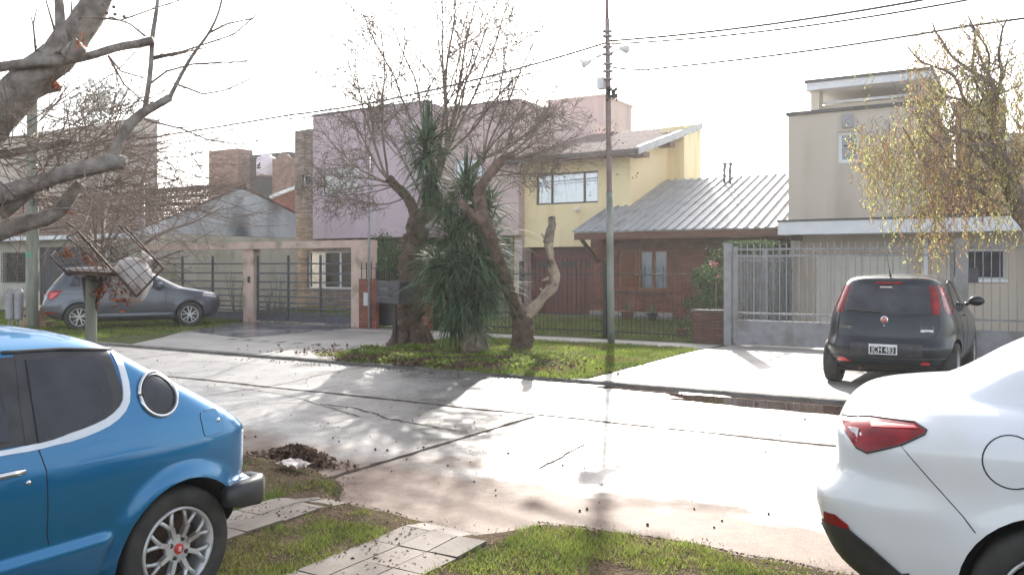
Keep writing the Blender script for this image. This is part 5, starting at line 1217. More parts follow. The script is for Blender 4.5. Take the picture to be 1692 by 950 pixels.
# basket frame: near face and far face are tilted rectangles, joined by slats
def face(dz, dx=0, dy=0):
    A = bz_(84+dx, 424+dy, dz); B = bz_(130+dx, 383+dy, dz)*1.0; Cc = bz_(226+dx, 490+dy, dz); D = bz_(272+dx, 443+dy, dz); return A, B, Cc, D
A = bz_(114, 455, -.25); B = bz_(226, 490, -.25); Cc = bz_(270, 443, -.25); D = bz_(208, 376, -.25); E_ = bz_(129, 383, -.25); F_ = bz_(84, 424, -.25)
A2, B2, C2, D2, E2, F2 = [bz_(a, b, .30) for a, b in ((128, 447), (222, 478), (262, 436), (196, 372), (110, 392), (92, 416))]
m = MB()
m.bar(E_, B, .018); m.bar(D, Cc, .014); m.bar(B, Cc, .014); m.bar(E2, B2, .012); m.bar(D2, C2, .012); m.bar(B2, C2, .012); m.bar(F_, A, .014)
for a, b in ((B, B2), (Cc, C2), (D, D2), (E_, E2), (F_, F2), (A, A2)): m.bar(a, b, .012)
m.build('basket_frame', 'rusty_iron', t)
m = MB()
for k in range(1, 5): f = k/5; m.bar(E_.lerp(D, f), B.lerp(Cc, f), .006)
for k in range(1, 6): f = k/6; m.bar(E_.lerp(B, f), D.lerp(Cc, f), .005)
for k in range(0, 7): f = k/6; m.bar(F_.lerp(E_, f), A.lerp(A.lerp(B, .72), f), .006)
for k in range(0, 6): f = k/5; m.bar(E2.lerp(D2, f), B2.lerp(C2, f), .004)
for k in range(0, 7): f = k/6; m.bar(F_.lerp(A, f), E_.lerp(B, f*.9), .004)
for k in range(0, 9): f = k/8; m.bar(E_.lerp(B, f), E2.lerp(B2, f), .004); m.bar(B.lerp(Cc, f), B2.lerp(C2, f), .004)
m.build('basket_mesh', 'rusty_iron', t)
def leaf_bunch(m, c, r, n, size, flat=.5):
    for _ in range(n):
        p = Vector(c)+Vector((rng.gauss(0, r), rng.gauss(0, r), rng.gauss(0, r*flat))); a_ = Vector((rng.gauss(0, 1), rng.gauss(0, 1), rng.gauss(0, 1))).normalized()*size*rng.uniform(.6, 1.3); b_ = a_.cross(Vector((rng.gauss(0, 1), rng.gauss(0, 1), rng.gauss(0, 1)))).normalized()*size*.4
        m.add([p-a_, p+b_, p+a_, p-b_*.6+Vector((0, 0, size*.15))], [(0, 1, 2, 3)])
m = MB()
for (px, py, r_, n_) in ((215, 483, .06, 60), (170, 482, .05, 40), (142, 425, .035, 22), (110, 418, .03, 14), (178, 455, .06, 40), (200, 488, .05, 30)): leaf_bunch(m, bz_(px, py, rng.uniform(-.15, .15)), r_, n_, .035, .8)
tag(m.build('dry_leaves', 'rust_leaf', None, bz_(200, 480)), 'dry rust-brown leaves caught in the wire rubbish basket', 'leaves', kind='stuff')
# white tied bag
bc = bz_(222, 461, -.03); tb = thing('rubbish_bag', 'tied white plastic bag stuck in the tilted wire basket', 'rubbish bag', bc-Vector((0, 0, .15)))
ax = (bz_(240, 440)-bz_(205, 478)); ax.normalize(); V = []; nL, nS = 14, 26; side = ray(222, 461).normalized().cross(ax).normalized(); dep = ax.cross(side).normalized()
prof = [(0, -.17), (.09, -.165), (.135, -.13), (.155, -.07), (.155, -.01), (.145, .05), (.125, .10), (.09, .14), (.05, .165), (.02, .178), (.018, .19), (.035, .215), (.05, .235), (.03, .24)]
up_ = (bz_(236, 436)-bz_(214, 476)).normalized()
for i, (r_, h_) in enumerate(prof):
    for k in range(nS):
        th = 2*math.pi*k/nS; d_ = side*math.cos(th)*1.15+dep*math.sin(th); rr = max(r_, .002)*(1+.22*noise.noise(Vector((math.cos(th)*1.6, math.sin(th)*1.6, h_*9)))+.10*noise.noise(Vector((math.cos(th)*5, math.sin(th)*5, h_*14))))
        V.append(bc+up_*h_+d_*rr)
F = [(i*nS+k, i*nS+(k+1) % nS, (i+1)*nS+(k+1) % nS, (i+1)*nS+k) for i in range(nL-1) for k in range(nS)]
MB().add(V, F, True).build('bag', 'plastic_white', tb)
kn = bc+up_*.20; k2 = bz_(240, 419); m = MB(); sd2 = side*.022
m.tube([kn, kn.lerp(k2, .4)+sd2, kn.lerp(k2, .85)+sd2*1.2, k2, kn.lerp(k2, .85)-sd2, kn.lerp(k2, .4)-sd2*.6, kn], [.010, .009, .009, .010, .009, .009, .010], 6); m.build('tied_handles', 'plastic_white', tb)
# two litter bins, cardboard box
for i, px in enumerate((17, 31)):
    c = pg(px, 545); t = thing('litter_bin', 'grey round-topped wire litter bin, '+('leftmost of the pair' if i == 0 else 'beside the cardboard box'), 'litter bin', c, 'pair of grey litter bins')
    s_ = 20.5/1400; w2 = .095*1.1; m = MB(); n = 10
    m.lathe([(w2, .28), (w2, .92)], (c.x, c.y, 0), 'Z', 18); m.lathe([(.001, .285), (w2, .28)], (c.x, c.y, 0), 'Z', 18); m.build('bin_body', 'grey_metal', t)
    sv = Vector((CS, SN, 0)); m = MB()
    arc = [Vector((c.x, c.y, 0))+sv*(math.cos(a_)*w2*1.05)+Vector((0, 0, .90+math.sin(a_)*.13)) for a_ in np.linspace(0, math.pi, 12)]
    m.tube([arc[0]-Vector((0, 0, .1))]+arc+[arc[-1]-Vector((0, 0, .1))], .014, 6); m.build('hoop', 'grey_metal', t)
    m = MB(); m.tube([(c.x-w2*.7, c.y, 0), (c.x-w2*.7, c.y, .28)], .014, 6); m.build('leg', 'grey_metal', t); MB().tube([(c.x+w2*.7, c.y, 0), (c.x+w2*.7, c.y, .28)], .014, 6).build('leg', 'grey_metal', t)
c = pg(50, 541); t = thing('cardboard_box', 'brown cardboard box with dark tape leaning by the wooden pole', 'box', c); rt_ = Vector((CS, SN, 0)); bk = Vector((-SN, CS, 0))
def obox(m, o_, w_, d_, z0, z1, tilt=0):
    o_ = Vector((o_.x, o_.y, 0)); P = [o_-rt_*w_/2, o_+rt_*w_/2, o_+rt_*w_/2+bk*d_, o_-rt_*w_/2+bk*d_]; return m.prism([p_+Vector((0, 0, z0)) for p_ in P], Vector((0, tilt, z1-z0)))
obox(MB(), c, .42, .35, .14, .56, .04).build('box', 'cardboard', t); obox(MB(), c+rt_*.10-bk*.02, .62, .4, 0, .14).build('lower_flap', 'cardboard', t)
obox(MB(), c-bk*.004, .425, .36, .27, .33, .006).build('tape', 'tape', t); obox(MB(), c-bk*.004, .425, .36, .47, .51, .004).build('tape', 'tape', t)
# slatted charcoal box on a post in front of the thick tree
cb = pz(655, 500, 16.5); t = thing('slatted_box', 'charcoal wooden slatted rubbish box on a post before the thick trunk', 'rubbish box', (cb.x, cb.y, 0))
A_ = pz(623, 487, 16.9); C_ = pz(660, 487, 16.1); B_ = pz(683, 487, 16.5); zt_b = pz(660, 465, 16.1).z; zb_b = pz(660, 503, 16.1).z
D_ = A_+(B_-C_); 
def flat(p_, z): return Vector((p_.x, p_.y, z))
k = 3; hh = (zt_b-zb_b)
for i in range(k):
    z0 = zb_b+hh*i/k+.012; z1 = zb_b+hh*(i+1)/k-.012; m = MB()
    for a_, b_ in ((A_, C_), (C_, B_), (B_, D_), (D_, A_)): m.bar(flat(a_, (z0+z1)/2), flat(b_, (z0+z1)/2), .022, z1-z0)
    m.build('slat_ring', 'charcoal_slat', t)
m = MB(); m.prism([flat(p_, zb_b) for p_ in (A_*1, C_, B_, D_)], (0, 0, .02)); m.build('floor', 'charcoal_slat', t)
for p_ in (A_, C_, B_, D_): q_ = p_.lerp((A_+B_)/2, .04); MB().box(q_.x-.02, q_.x+.02, q_.y-.02, q_.y+.02, zb_b, zt_b).build('corner_post', 'charcoal_slat', t)
mc = (A_+B_)/2; MB().box(mc.x-.035, mc.x+.035, mc.y-.035, mc.y+.035, 0, zb_b).build('post', 'black_iron', t)
# garden pots and a hose box by the brick house
for i, (px, py, s_, lb) in enumerate(((1037, 530, .20, 'terracotta pot with spiky leaves under the shuttered window'), (1078, 530, .16, 'small dark plant pot right of the terracotta one'), (1128, 552, .14, 'small orange pot by the dark brick block'))):
    c = pg(px, py); c = pv(px, py, 23.2) if i < 2 else pv(px, 535, 18.2); c.z = 0
    t = thing('plant_pot', lb, 'plant pot', c)
    MB().lathe([(.001, 0), (s_*.65, 0), (s_, s_*1.3), (s_*1.08, s_*1.3), (s_*1.08, s_*1.5), (s_*.9, s_*1.5), (s_*.85, s_*1.2), (.001, s_*1.2)], c, 'Z', 20).build('pot', 'terracotta' if i != 1 else 'black_trim', t)
    m = MB()
    for k in range(16):
        a_ = rng.uniform(0, 6.28); e = Vector((math.cos(a_), math.sin(a_), 0)); h0 = rng.uniform(.15, .42)
        p0 = c+Vector((0, 0, s_*1.2)); p1 = p0+e*.10+Vector((0, 0, h0*.6)); p2 = p0+e*rng.uniform(.12, .26)+Vector((0, 0, h0)); sdv = Vector((-e.y, e.x, 0))*.02
        m.add([p0-sdv, p0+sdv, p1+sdv, p2, p1-sdv], [(0, 1, 2, 4), (4, 2, 3)])
    m.build('leaves', 'agave_leaf', t)
# ------------------------------------------------------------------ trees
def grow(S, p, d, L, r, lv, P, R_=None):
    R_ = R_ or rng; k = P['seg'][lv]; pts = [p.copy()]; rad = [r]; d = d.normalized(); st_ = L/k; r1 = r*P['taper'][lv]
    for i in range(k):
        d = (d+Vector((R_.gauss(0, 1), R_.gauss(0, 1), R_.gauss(0, 1)))*P['wander'][lv]+Vector((0, 0, 1))*P['up'][lv]).normalized()
        p = p+d*st_; pts.append(p.copy()); rad.append(r+(r1-r)*(i+1)/k)
    S.append((pts, rad, lv))
    if lv+1 < len(P['seg']):
        n = P['n'][lv]; n = int(n)+(1 if R_.random() < n-int(n) else 0)
        for j in range(n):
            f = P['start'][lv]+(1-P['start'][lv])*(j+R_.random()*.8)/n; f = min(f, .999); i = int(f*k); q_ = pts[i].lerp(pts[i+1], f*k-i)
            dd = (pts[i+1]-pts[i]).normalized(); o_ = Vector((R_.gauss(0, 1), R_.gauss(0, 1), R_.gauss(0, 1))); o_ = (o_-dd*o_.dot(dd)).normalized(); an = R_.uniform(*P['ang'][lv])
            grow(S, q_, dd*math.cos(an)+o_*math.sin(an), L*R_.uniform(*P['len'][lv])*(1-.35*f), (rad[i])*P['rr'][lv], lv+1, P, R_)
def tubes(S, sides): 
    m = MB()
    for pts, rad, lv in S: m.tube(pts, rad, sides[min(lv, len(sides)-1)], cap=True, smooth=True)
    return m
# thick pollarded tree with bare crown
rng.seed(21)
tb = pg(679, 570); ZT = (tb-Vector((0, 0, 0))).dot(Vector((-SN, CS, 0)))
T_ = lambda x, y, dz=0: pz(x, y, ZT+dz)
t = thing('pollarded_tree', 'thick-trunked leafless tree with wide twiggy crown, left of the strappy plant', 'tree', tb)
m = MB(); m.tube([T_(679, 574), T_(679, 566), T_(680, 552), T_(680, 530), T_(681, 495), T_(679, 460), T_(681, 420), T_(686, 390), T_(687, 372), T_(693, 362)], [.40, .33, .27, .24, .235, .195, .185, .21, .19, .12], 28, jit=.55)
for k in range(9): a_ = k*.7; m.tube([tb+Vector((math.cos(a_)*.22, math.sin(a_)*.22, .38)), tb+Vector((math.cos(a_)*.38, math.sin(a_)*.38, .08)), tb+Vector((math.cos(a_)*.55, math.sin(a_)*.55, -.05))], [.10, .085, .04], 8, jit=.2)
m.build('trunk', 'bark_red', t)
m = MB(); m.tube([T_(690, 372), T_(683, 345), T_(672, 325), T_(655, 308), T_(641, 295)], [.13, .11, .10, .095, .09], 12, jit=.2); m.tube([T_(690, 375), T_(702, 345), T_(714, 315), T_(722, 290), T_(735, 255, .2)], [.13, .12, .10, .085, .07], 12, jit=.15)
m.tube([T_(695, 370), T_(735, 330, .3), T_(770, 290, .5), T_(800, 262, .5)], [.10, .08, .07, .055], 10, jit=.15)
m.build('limb', 'bark_red', t)
S = []
P = dict(seg=[9, 7, 6, 4], n=[9, 6, 4.2, 0], start=[.22, .12, .1, 0], ang=[(.35, .95), (.45, 1.1), (.4, 1.2), (0, 0)], len=[(.38, .62), (.42, .72), (.4, .75), (0, 0)], rr=[.60, .60, .72, 0], taper=[.34, .35, .45, .5], wander=[.08, .13, .17, .2], up=[.04, .03, .015, 0])
starts = [((641, 297), (570, 120), .034), ((641, 297), (615, 30), .030), ((643, 297), (535, 215), .027), ((655, 308), (545, 335), .024), ((655, 308), (520, 270), .02), ((720, 292), (650, 30), .036), ((722, 288), (700, -40), .040), ((735, 255), (750, -60), .040), ((735, 255), (810, -30), .038), ((728, 270), (880, 20), .036),
          ((735, 258), (915, 90), .034), ((770, 290), (905, 170), .030), ((800, 262), (940, 205), .030), ((800, 262), (890, 10), .030), ((800, 262), (960, 235), .026), ((760, 300), (920, 270), .024), ((714, 315), (585, 150), .027), ((670, 325), (575, 380), .018), ((800, 262), (860, 60), .026), ((690, 340), (760, 60), .028), ((735, 255), (850, -10), .032), ((700, 330), (610, 100), .028), ((722, 288), (660, -30), .03), ((728, 270), (790, 40), .03), ((655, 308), (495, 235), .024), ((641, 297), (530, 150), .026), ((655, 308), (500, 330), .016)]
for (a, b, r_) in starts:
    p0 = T_(*a, rng.uniform(-.1, .3)); p1 = T_(*b, rng.uniform(-1.6, 1.9)); grow(S, p0, p1-p0, (p1-p0).length*.95, r_*.9, 0, P)
S = [(p_, [max(x_, .0046) for x_ in r_], l_) for p_, r_, l_ in S]
tubes([s for s in S if s[2] <= 1], [7, 5]).build('branches', 'twig', t)
tubes([s for s in S if s[2] > 1], [0, 0, 4, 3]).build('twigs', 'twig', t)
m = MB()
for s in S:
    if s[2] == 3 and rng.random() < .10: leaf_bunch(m, s[0][-1]-Vector((0, 0, .03)), .02, 2, .03, 1)
m.build('dry_leaves', 'litter', t)
# old tree with one leaning limb and a dead snag
t3 = pg(862, 578); Z3 = t3.dot(Vector((-SN, CS, 0))); U_ = lambda x, y, dz=0: pz(x, y, Z3+dz)
t = thing('snag_tree', 'stubby tree with barkless snag limb, right of the strappy plant', 'tree', t3)
m = MB(); m.tube([U_(862, 582), U_(862, 572), U_(862, 555), U_(863, 535), U_(862, 515)], [.25, .21, .175, .18, .15], 24, jit=.5); m.build('trunk', 'bark_red', t)
MB().tube([U_(862, 530), U_(850, 500, -.3), U_(838, 470, -.6), U_(825, 430, -1.0), U_(812, 395, -1.3), U_(800, 370, -1.4), U_(795, 345, -1.3), U_(793, 320, -1.2), U_(800, 300, -1.2), U_(815, 280, -1.0), U_(830, 262, -.8)], [.15, .125, .115, .11, .11, .12, .11, .105, .08, .085, .07], 14, jit=.22).tube([U_(800, 372, -1.4), U_(775, 350, -1.3), U_(760, 330, -1.0)], [.10, .08, .05], 10, jit=.2).build('limb', 'bark_red', t)
m = MB(); m.tube([U_(865, 530), U_(876, 516), U_(888, 502), U_(900, 488), U_(914, 472), U_(917, 455), U_(911, 435), U_(908, 415), U_(905, 395)], [.10, .10, .105, .095, .085, .088, .075, .075, .07], 14, jit=.35)
for (x, y, dx, dy) in ((890, 505, -14, -6), (902, 488, -10, -12), (915, 470, 10, -8), (880, 515, -8, -14), (907, 460, -12, 4), (906, 400, -12, -14)): m.tube([U_(x, y), U_(x+dx, y+dy)], [.05, .01], 6, jit=.2)
m.build('dead_limb', 'dead_wood', t)
MB().tube([U_(905, 402), U_(908, 388), U_(912, 372), U_(910, 358)], [.075, .09, .085, .06], 12, jit=.45).build('snag_head', 'bark', t)
S = []; P2 = dict(P); P2['n'] = [5, 5, 3, 0]
for (a, b, r_) in (((830, 262), (930, 215), .03), ((830, 262), (975, 262), .03), ((815, 280), (930, 300), .022), ((830, 262), (860, 170), .03), ((793, 320), (840, 230), .03), ((830, 262), (905, 250), .026), ((812, 300), (760, 215), .025), ((835, 262), (1000, 300), .02), ((835, 262), (1040, 255), .018)):
    p0 = U_(*a); p1 = U_(*b, rng.uniform(-1, 1)); grow(S, p0, p1-p0, (p1-p0).length*.9, r_, 0, P2)
tubes(S, [6, 5, 4, 3]).build('twigs', 'twig_pale', t)
m = MB()
for s in S:
    if s[2] >= 2 and s[0][-1].z > 3 and rng.random() < .22: leaf_bunch(m, s[0][-1]-Vector((0, 0, .06)), .03, 3, .035, 1)
m.build('dry_leaves', 'litter', t)
# strappy evergreen (tall dracaena-like) between them
t2 = pg(781, 584); Z2 = t2.dot(Vector((-SN, CS, 0))); W_ = lambda x, y, dz=0: pz(x, y, Z2+dz)
t = thing('strappy_plant', 'tall evergreen clump with drooping strap leaves between the two bare trees', 'plant', t2)
MB().tube([W_(782, 590), W_(782, 572), W_(778, 540), W_(768, 480, .2), W_(760, 430, .4), W_(735, 350, .65), W_(712, 290, .65), W_(704, 250, .6)], [.30, .24, .18, .12, .10, .08, .06, .04], 12, jit=.3).tube([W_(768, 480, .2), W_(790, 420, .6), W_(800, 370, .8)], [.1, .08, .05], 10).tube([W_(760, 440, .4), W_(765, 370, .6), W_(768, 330, .7)], [.1, .08, .05], 10).build('trunk', 'bark', t)
heads = [((706, 238, .5), .78, 130, .45), ((706, 262, .5), .85, 90, -.25), ((771, 318, .6), .80, 110, .30), ((800, 345, .8), .8, 90, .2), ((740, 350, .6), .8, 80, -.1), ((775, 362, .3), .85, 80, -.1), ((752, 400, .2), .95, 120, .15), ((802, 405, .5), .95, 100, 0), ((722, 430, .4), .85, 90, -.2), ((768, 440, 0), .95, 130, -.2),
         ((806, 445, .3), .9, 100, -.2), ((733, 470, .1), .9, 110, -.35), ((800, 482, .1), .95, 120, -.35), ((765, 490, -.1), .95, 130, -.4), ((772, 520, 0), .6, 110, -.7), ((790, 545, 0), .4, 90, -.7), ((712, 300, .6), .8, 80, -.6), ((742, 440, -.1), .9, 110, -.4), ((785, 430, 0), .9, 110, -.3), ((750, 520, 0), .7, 110, -.6)]
V = []; F = []
for hpos, ln, n, bias in heads:
    n = int(n*1.75)
    c = W_(*hpos)
    for k in range(n):
        a_ = rng.uniform(0, 2*math.pi); el = math.asin(max(-1, min(1, rng.uniform(-.75, 1)*.85+bias))); L = ln*rng.uniform(.6, 1.3)*(1.05 if el > -.3 else .85); wd = rng.uniform(.012, .020)
        d = Vector((math.cos(a_)*math.cos(el), math.sin(a_)*math.cos(el), math.sin(el))); p_ = c+Vector((rng.gauss(0, .05), rng.gauss(0, .05), rng.gauss(0, .07))); sd_ = Vector((-math.sin(a_), math.cos(a_), 0)); sd_ = (sd_+Vector((0, 0, rng.uniform(-.5, .5)))).normalized(); b0 = len(V); droop = rng.uniform(.14, .42)
        K = 6
        for i in range(K+1):
            f = i/K; ww = wd*(.75+.6*f if f < .4 else (1-f)*1.65+.02); V += [tuple(p_-sd_*ww), tuple(p_+sd_*ww)]
            p_ = p_+d*L/K; d = (d+Vector((0, 0, -droop*(.4+f)))).normalized()
        F += [(b0+2*i, b0+2*i+1, b0+2*i+3, b0+2*i+2) for i in range(K)]
nobj('leaves', np.array(V), np.array(F), 'strap_leaf', t, smooth=True)
# near plane tree at upper left: only its limbs reach into the picture
rng.seed(5)
L_ = lambda x, y, dz=0: pz(x, y, 6.2+dz)
tbs = pz(-330, 440, 5.6); tbs.z = 0
t = thing('plane_tree', 'big grey-barked bare tree reaching in over the blue coupe from the left', 'tree', tbs)
m = MB(); m.tube([Vector((tbs.x, tbs.y, -.05)), tbs+Vector((0, 0, .5)), tbs+Vector((0, 0, 1.2)), L_(-250, 330), L_(-140, 290)], [.42, .30, .27, .26, .2], 20, jit=.12); m.build('trunk', 'bark_grey', t)
def limb(px, r, nm='limb', sides=12, jit=.14, dz=0, dz1=None):
    n = len(px); k = 4; pts = [L_(x, y, dz+((dz1 or dz)-dz)*i/(n-1)) for i, (x, y) in enumerate(px)]; rr = [a_/ (1400/6.2) for a_ in r]
    # subdivide with catmull-rom for soft bends
    Q = []; RR = []
    for i in range(n-1):
        p0, p1, p2, p3 = pts[max(0, i-1)], pts[i], pts[i+1], pts[min(n-1, i+2)]
        for j in range(k):
            s_ = j/k; Q.append(.5*((2*p1)+(p2-p0)*s_+(2*p0-5*p1+4*p2-p3)*s_*s_+(3*p1-p0-3*p2+p3)*s_**3)); RR.append(rr[i]+(rr[i+1]-rr[i])*s_)
    Q.append(pts[-1]); RR.append(rr[-1])
    MB().tube(Q, RR, sides, jit=jit).build(nm, 'bark_grey', t); return Q
limb([(-140, 290), (-70, 245), (0, 182), (50, 130), (105, 84), (150, 18), (185, -60)], [40, 36, 31, 29, 26, 22, 20], sides=16)
limb([(-90, 300), (-30, 238), (8, 195), (45, 150), (75, 110)], [22, 22, 20, 18, 12], sides=12, dz=.1)
limb([(-60, 120), (0, 111), (62, 103), (110, 100), (150, 92), (190, 80), (232, 72), (253, 67)], [8, 7.5, 7.5, 7, 6.5, 6.5, 6.5, 7], dz=-.15)
limb([(96, -30), (98, 10), (100, 50), (104, 88)], [6.5, 7, 7.5, 11], dz=-.2)
limb([(112, 95), (124, 82), (134, 74)], [12, 13, 12], dz=-.25)
limb([(-140, 300), (-60, 320), (0, 322), (50, 308), (100, 290), (150, 277), (190, 268), (207, 270)], [24, 20, 15, 14, 13, 13, 13, 10], dz=-.1)
limb([(184, 265), (198, 232), (215, 205), (240, 184), (262, 172), (281, 161)], [9, 8, 8, 7, 6, 6], sides=10, dz=-.1)
limb([(239, 182), (246, 140), (250, 100), (252, 60), (258, 20), (264, -30)], [4.5, 4, 3.6, 3.4, 3, 2.5], sides=8, dz=-.1)
limb([(280, 162), (296, 130), (318, 92), (345, 55), (362, 18), (372, -30)], [4, 3, 2.6, 2.2, 2, 1.6], sides=7, dz=-.1)
limb([(-100, 420), (-20, 390), (30, 372), (70, 362), (100, 345), (118, 322), (134, 304)], [17, 15, 14, 13, 12, 11, 9], dz=.1)
limb([(0, 350), (20, 335), (45, 315), (60, 300)], [14, 13, 12, 9], dz=.0)
limb([(-50, 262), (0, 256), (50, 247), (95, 238), (128, 233)], [8, 7, 6.5, 6, 4], dz=.15)
limb([(45, 158), (72, 148), (98, 143)], [12, 9, 8], dz=.1)
limb([(92, 283), (90, 298)], [10, 9], dz=-.1) if False else None
tw = [[(250, 95), (300, 86), (330, 76), (385, 58), (430, 20)], [(250, 99), (290, 90), (345, 78)], [(238, 197), (262, 204), (300, 213), (345, 232), (398, 239), (432, 231)], [(295, 141), (315, 148), (335, 156), (370, 150), (412, 132)], [(246, 140), (275, 118), (320, 106), (370, 103), (412, 102)], [(178, 92), (200, 118), (240, 130)], [(180, 95), (205, 140), (237, 168)],
      [(130, 30), (160, 30), (200, 34), (262, 12), (300, 0)], [(240, 60), (215, 40), (180, 28)], [(90, 50), (70, -20)], [(60, 100), (55, 40), (62, 10)], [(62, 95), (78, 68), (90, 50), (96, 20)], [(116, 60), (118, 20), (120, -20)], [(345, 55), (375, 40), (420, 30)], [(100, 290), (92, 240), (110, 200), (118, 160)], [(150, 277), (160, 230), (190, 200)], [(20, 330), (-10, 360), (-30, 380)]]
S = []
PT = dict(seg=[8, 5, 3], n=[5, 3, 0], start=[.2, .2, 0], ang=[(.4, .9), (.4, 1), (0, 0)], len=[(.25, .5), (.3, .6), (0, 0)], rr=[.6, .6, 0], taper=[.5, .4, .4], wander=[.1, .14, .15], up=[0.02, .03, 0])
m = MB()
for px in tw:
    pts = [L_(x, y, -.1+.05*i) for i, (x, y) in enumerate(px)]; m.tube(pts, [.009-.005*i/(len(pts)-1) for i in range(len(pts))], 5)
    for i in range(len(pts)-1):
        d = pts[i+1]-pts[i]
        for _ in range(2):
            if rng.random() < .75: grow(S, pts[i].lerp(pts[i+1], rng.random()), d.normalized()+Vector((rng.gauss(0, .5), rng.gauss(0, .5), rng.gauss(0, .5))), rng.uniform(.15, .5), .0035, 1, PT)
for _ in range(110):   # fine twigs from the lower limbs
    x = rng.uniform(-20, 200); y = rng.uniform(180, 330); p0 = L_(x, y, rng.uniform(-.3, .6)); grow(S, p0, Vector((rng.uniform(-.2, 1.2), rng.gauss(0, .5), rng.uniform(-.5, .8))), rng.uniform(.4, 1.0), .005, 0, PT)
for _ in range(150):  # drooping outer twigs
    x = rng.uniform(60, 330); y = rng.uniform(215, 350); p0 = L_(x, y, rng.uniform(.2, 3.5)); grow(S, p0, Vector((rng.uniform(.2, 1.0), rng.gauss(.3, .4), rng.uniform(-.9, .25))), rng.uniform(.4, 1.1), .0045, 0, PT)
for s in S: m.tube(s[0], s[1], 4)
m.build('twigs', 'twig_pale', t)
m = MB(); leaf_bunch(m, L_(134, 74, -.35), .03, 14, .03, 1); leaf_bunch(m, L_(95, 145, .05), .035, 16, .035, .5); leaf_bunch(m, L_(82, 310, -.1), .02, 6, .03, 1); leaf_bunch(m, L_(110, 345, .1), .02, 8, .03, 1); m.build('dead_leaves', 'rust_leaf', t)
for (x, y) in ((170, 8), (188, 12), (190, 24), (176, 22), (205, 28), (168, 30)): p_ = L_(x, y, -.1); MB().lathe([(.001, -.014), (.013, -.006), (.013, .006), (.001, .014)], p_, 'Z', 10).build('seed_ball', 'twig', t)
# bare bushes and trees behind on the left
rng.seed(77)
def bare_tree(label, base, h_, spread, r0, n0, col='twig', lean=(0, 0), seedn=0, nm='bare_tree', P=None, trunk=.35):
    R_ = random.Random(seedn); t = thing(nm, label, 'tree', base); base = Vector(base); top = base+Vector((lean[0], lean[1], h_*trunk))
    MB().tube([base-Vector((0, 0, .1)), base.lerp(top, .5)+Vector((.05, 0, 0)), top], [r0*1.3, r0, r0*.8], 10, jit=.15).build('trunk', 'bark', t)
    S = []; P = P or dict(seg=[7, 6, 4, 3], n=[6, 5, 4, 0], start=[.15, .15, .1, 0], ang=[(.3, .8), (.4, 1.), (.4, 1.1), (0, 0)], len=[(.45, .7), (.4, .7), (.4, .7), (0, 0)], rr=[.6, .6, .6, 0], taper=[.4, .4, .4, .4], wander=[.10, .14, .17, .18], up=[.03, .02, 0, 0])
    for i in range(n0):
        a_ = 2*math.pi*i/n0+R_.uniform(-.3, .3); el = R_.uniform(.25, 1.3); d = Vector((math.cos(a_)*math.cos(el)*spread, math.sin(a_)*math.cos(el)*spread, math.sin(el)))
        grow(S, top.lerp(base, R_.uniform(0, .35)), d, h_*R_.uniform(.5, .75), r0*.38, 0, P, R_)
    tubes(S, [5, 4, 3, 3]).build('crown', col, t); return t, S
b0 = pv(90, 500, 13.2); b0.z = 0
bare_tree('spreading bare tree whose twigs hang before the low house roof', (b0.x-.6, 14.9, 0), 5.2, 1.5, .13, 11, 'twig_pale', (.6, -.3), 3, trunk=.42)
bare_tree('second bare tree behind the low house, left of the grey gable', (pv(190, 400, 27.5).x, 27.5, 0), 6.4, 1.5, .13, 12, 'twig_pale', (0, 0), 4)
bare_tree('dense bare tree behind the tiled roof, left of the brick chimney', (pv(290, 400, 30).x, 30, 0), 7.6, 1.4, .14, 13, 'twig_pale', (0, 0), 5)
bare_tree('bare tree before the tan apartment block at the left edge', (pv(60, 400, 26.8).x, 26.8, 0), 7.2, 1.4, .14, 12, 'twig_pale', (0, 0), 6)
def leafy(label, base, h_, w_, n, size, leafmat='hedge_leaf', nm='tree', cat='tree', cone=False, seedn=0, shape=None, r0=.12, trunk='bark'):
    R_ = random.Random(seedn); t = thing(nm, label, cat, base); base = Vector(base)
    MB().tube([base-Vector((0, 0, .05)), base+Vector((0, 0, h_*.85))], [r0, r0*.25], 8, jit=.1).build('trunk', trunk, t)
    cl = []
    for _ in range(int(18+n/160)):
        z = R_.uniform(.12, .97); rr = (1-z)*1.1 if cone else math.sqrt(max(.02, 1-(z*2-1.0)**2)); a_ = R_.uniform(0, 6.28); q_ = math.sqrt(R_.random()); cl.append((Vector((math.cos(a_)*w_*rr*q_, math.sin(a_)*w_*rr*q_, z*h_)), R_.uniform(.10, .24)*w_+.02*h_))
    V = []; F = []
    for _ in range(n):
        c, s_ = cl[R_.randrange(len(cl))]; p_ = base+c+Vector((R_.gauss(0, s_), R_.gauss(0, s_), R_.gauss(0, s_*.8))); 
        if p_.z < .02: continue
        a_ = Vector((R_.gauss(0, 1), R_.gauss(0, 1), R_.gauss(0, 1))).normalized()*size*R_.uniform(.6, 1.3); b_ = a_.cross(Vector((R_.gauss(0, 1), R_.gauss(0, 1), R_.gauss(0, 1)))).normalized()*size*.45; b0 = len(V)
        V += [tuple(p_-a_), tuple(p_+b_), tuple(p_+a_), tuple(p_-b_)]; F.append((b0, b0+1, b0+2, b0+3))
    nobj('crown', np.array(V), np.array(F), leafmat, t); return t
x = pv(172, 138, 46); leafy('dark conifer rising behind the tan apartment block', (x.x, 46, 0), x.z, 2.9, 9000, .17, 'conifer_leaf', 'conifer', 'tree', False, 2, r0=.25)
x = pv(1200, 268, 45); leafy('thin yellowish tree top just above the ribbed metal roof', (x.x, 45, 0), x.z, 2.6, 3000, .09, 'willow_leaf', 'background_tree', 'tree', False, 8, r0=.1)
x = pv(638, 480, 19.5); leafy('dark bushy shrub behind the narrow iron gate', (x.x, 19.5, 0), 2.3, .75, 5000, .045, 'hedge_leaf', 'shrub', 'shrub', False, 9, r0=.05)
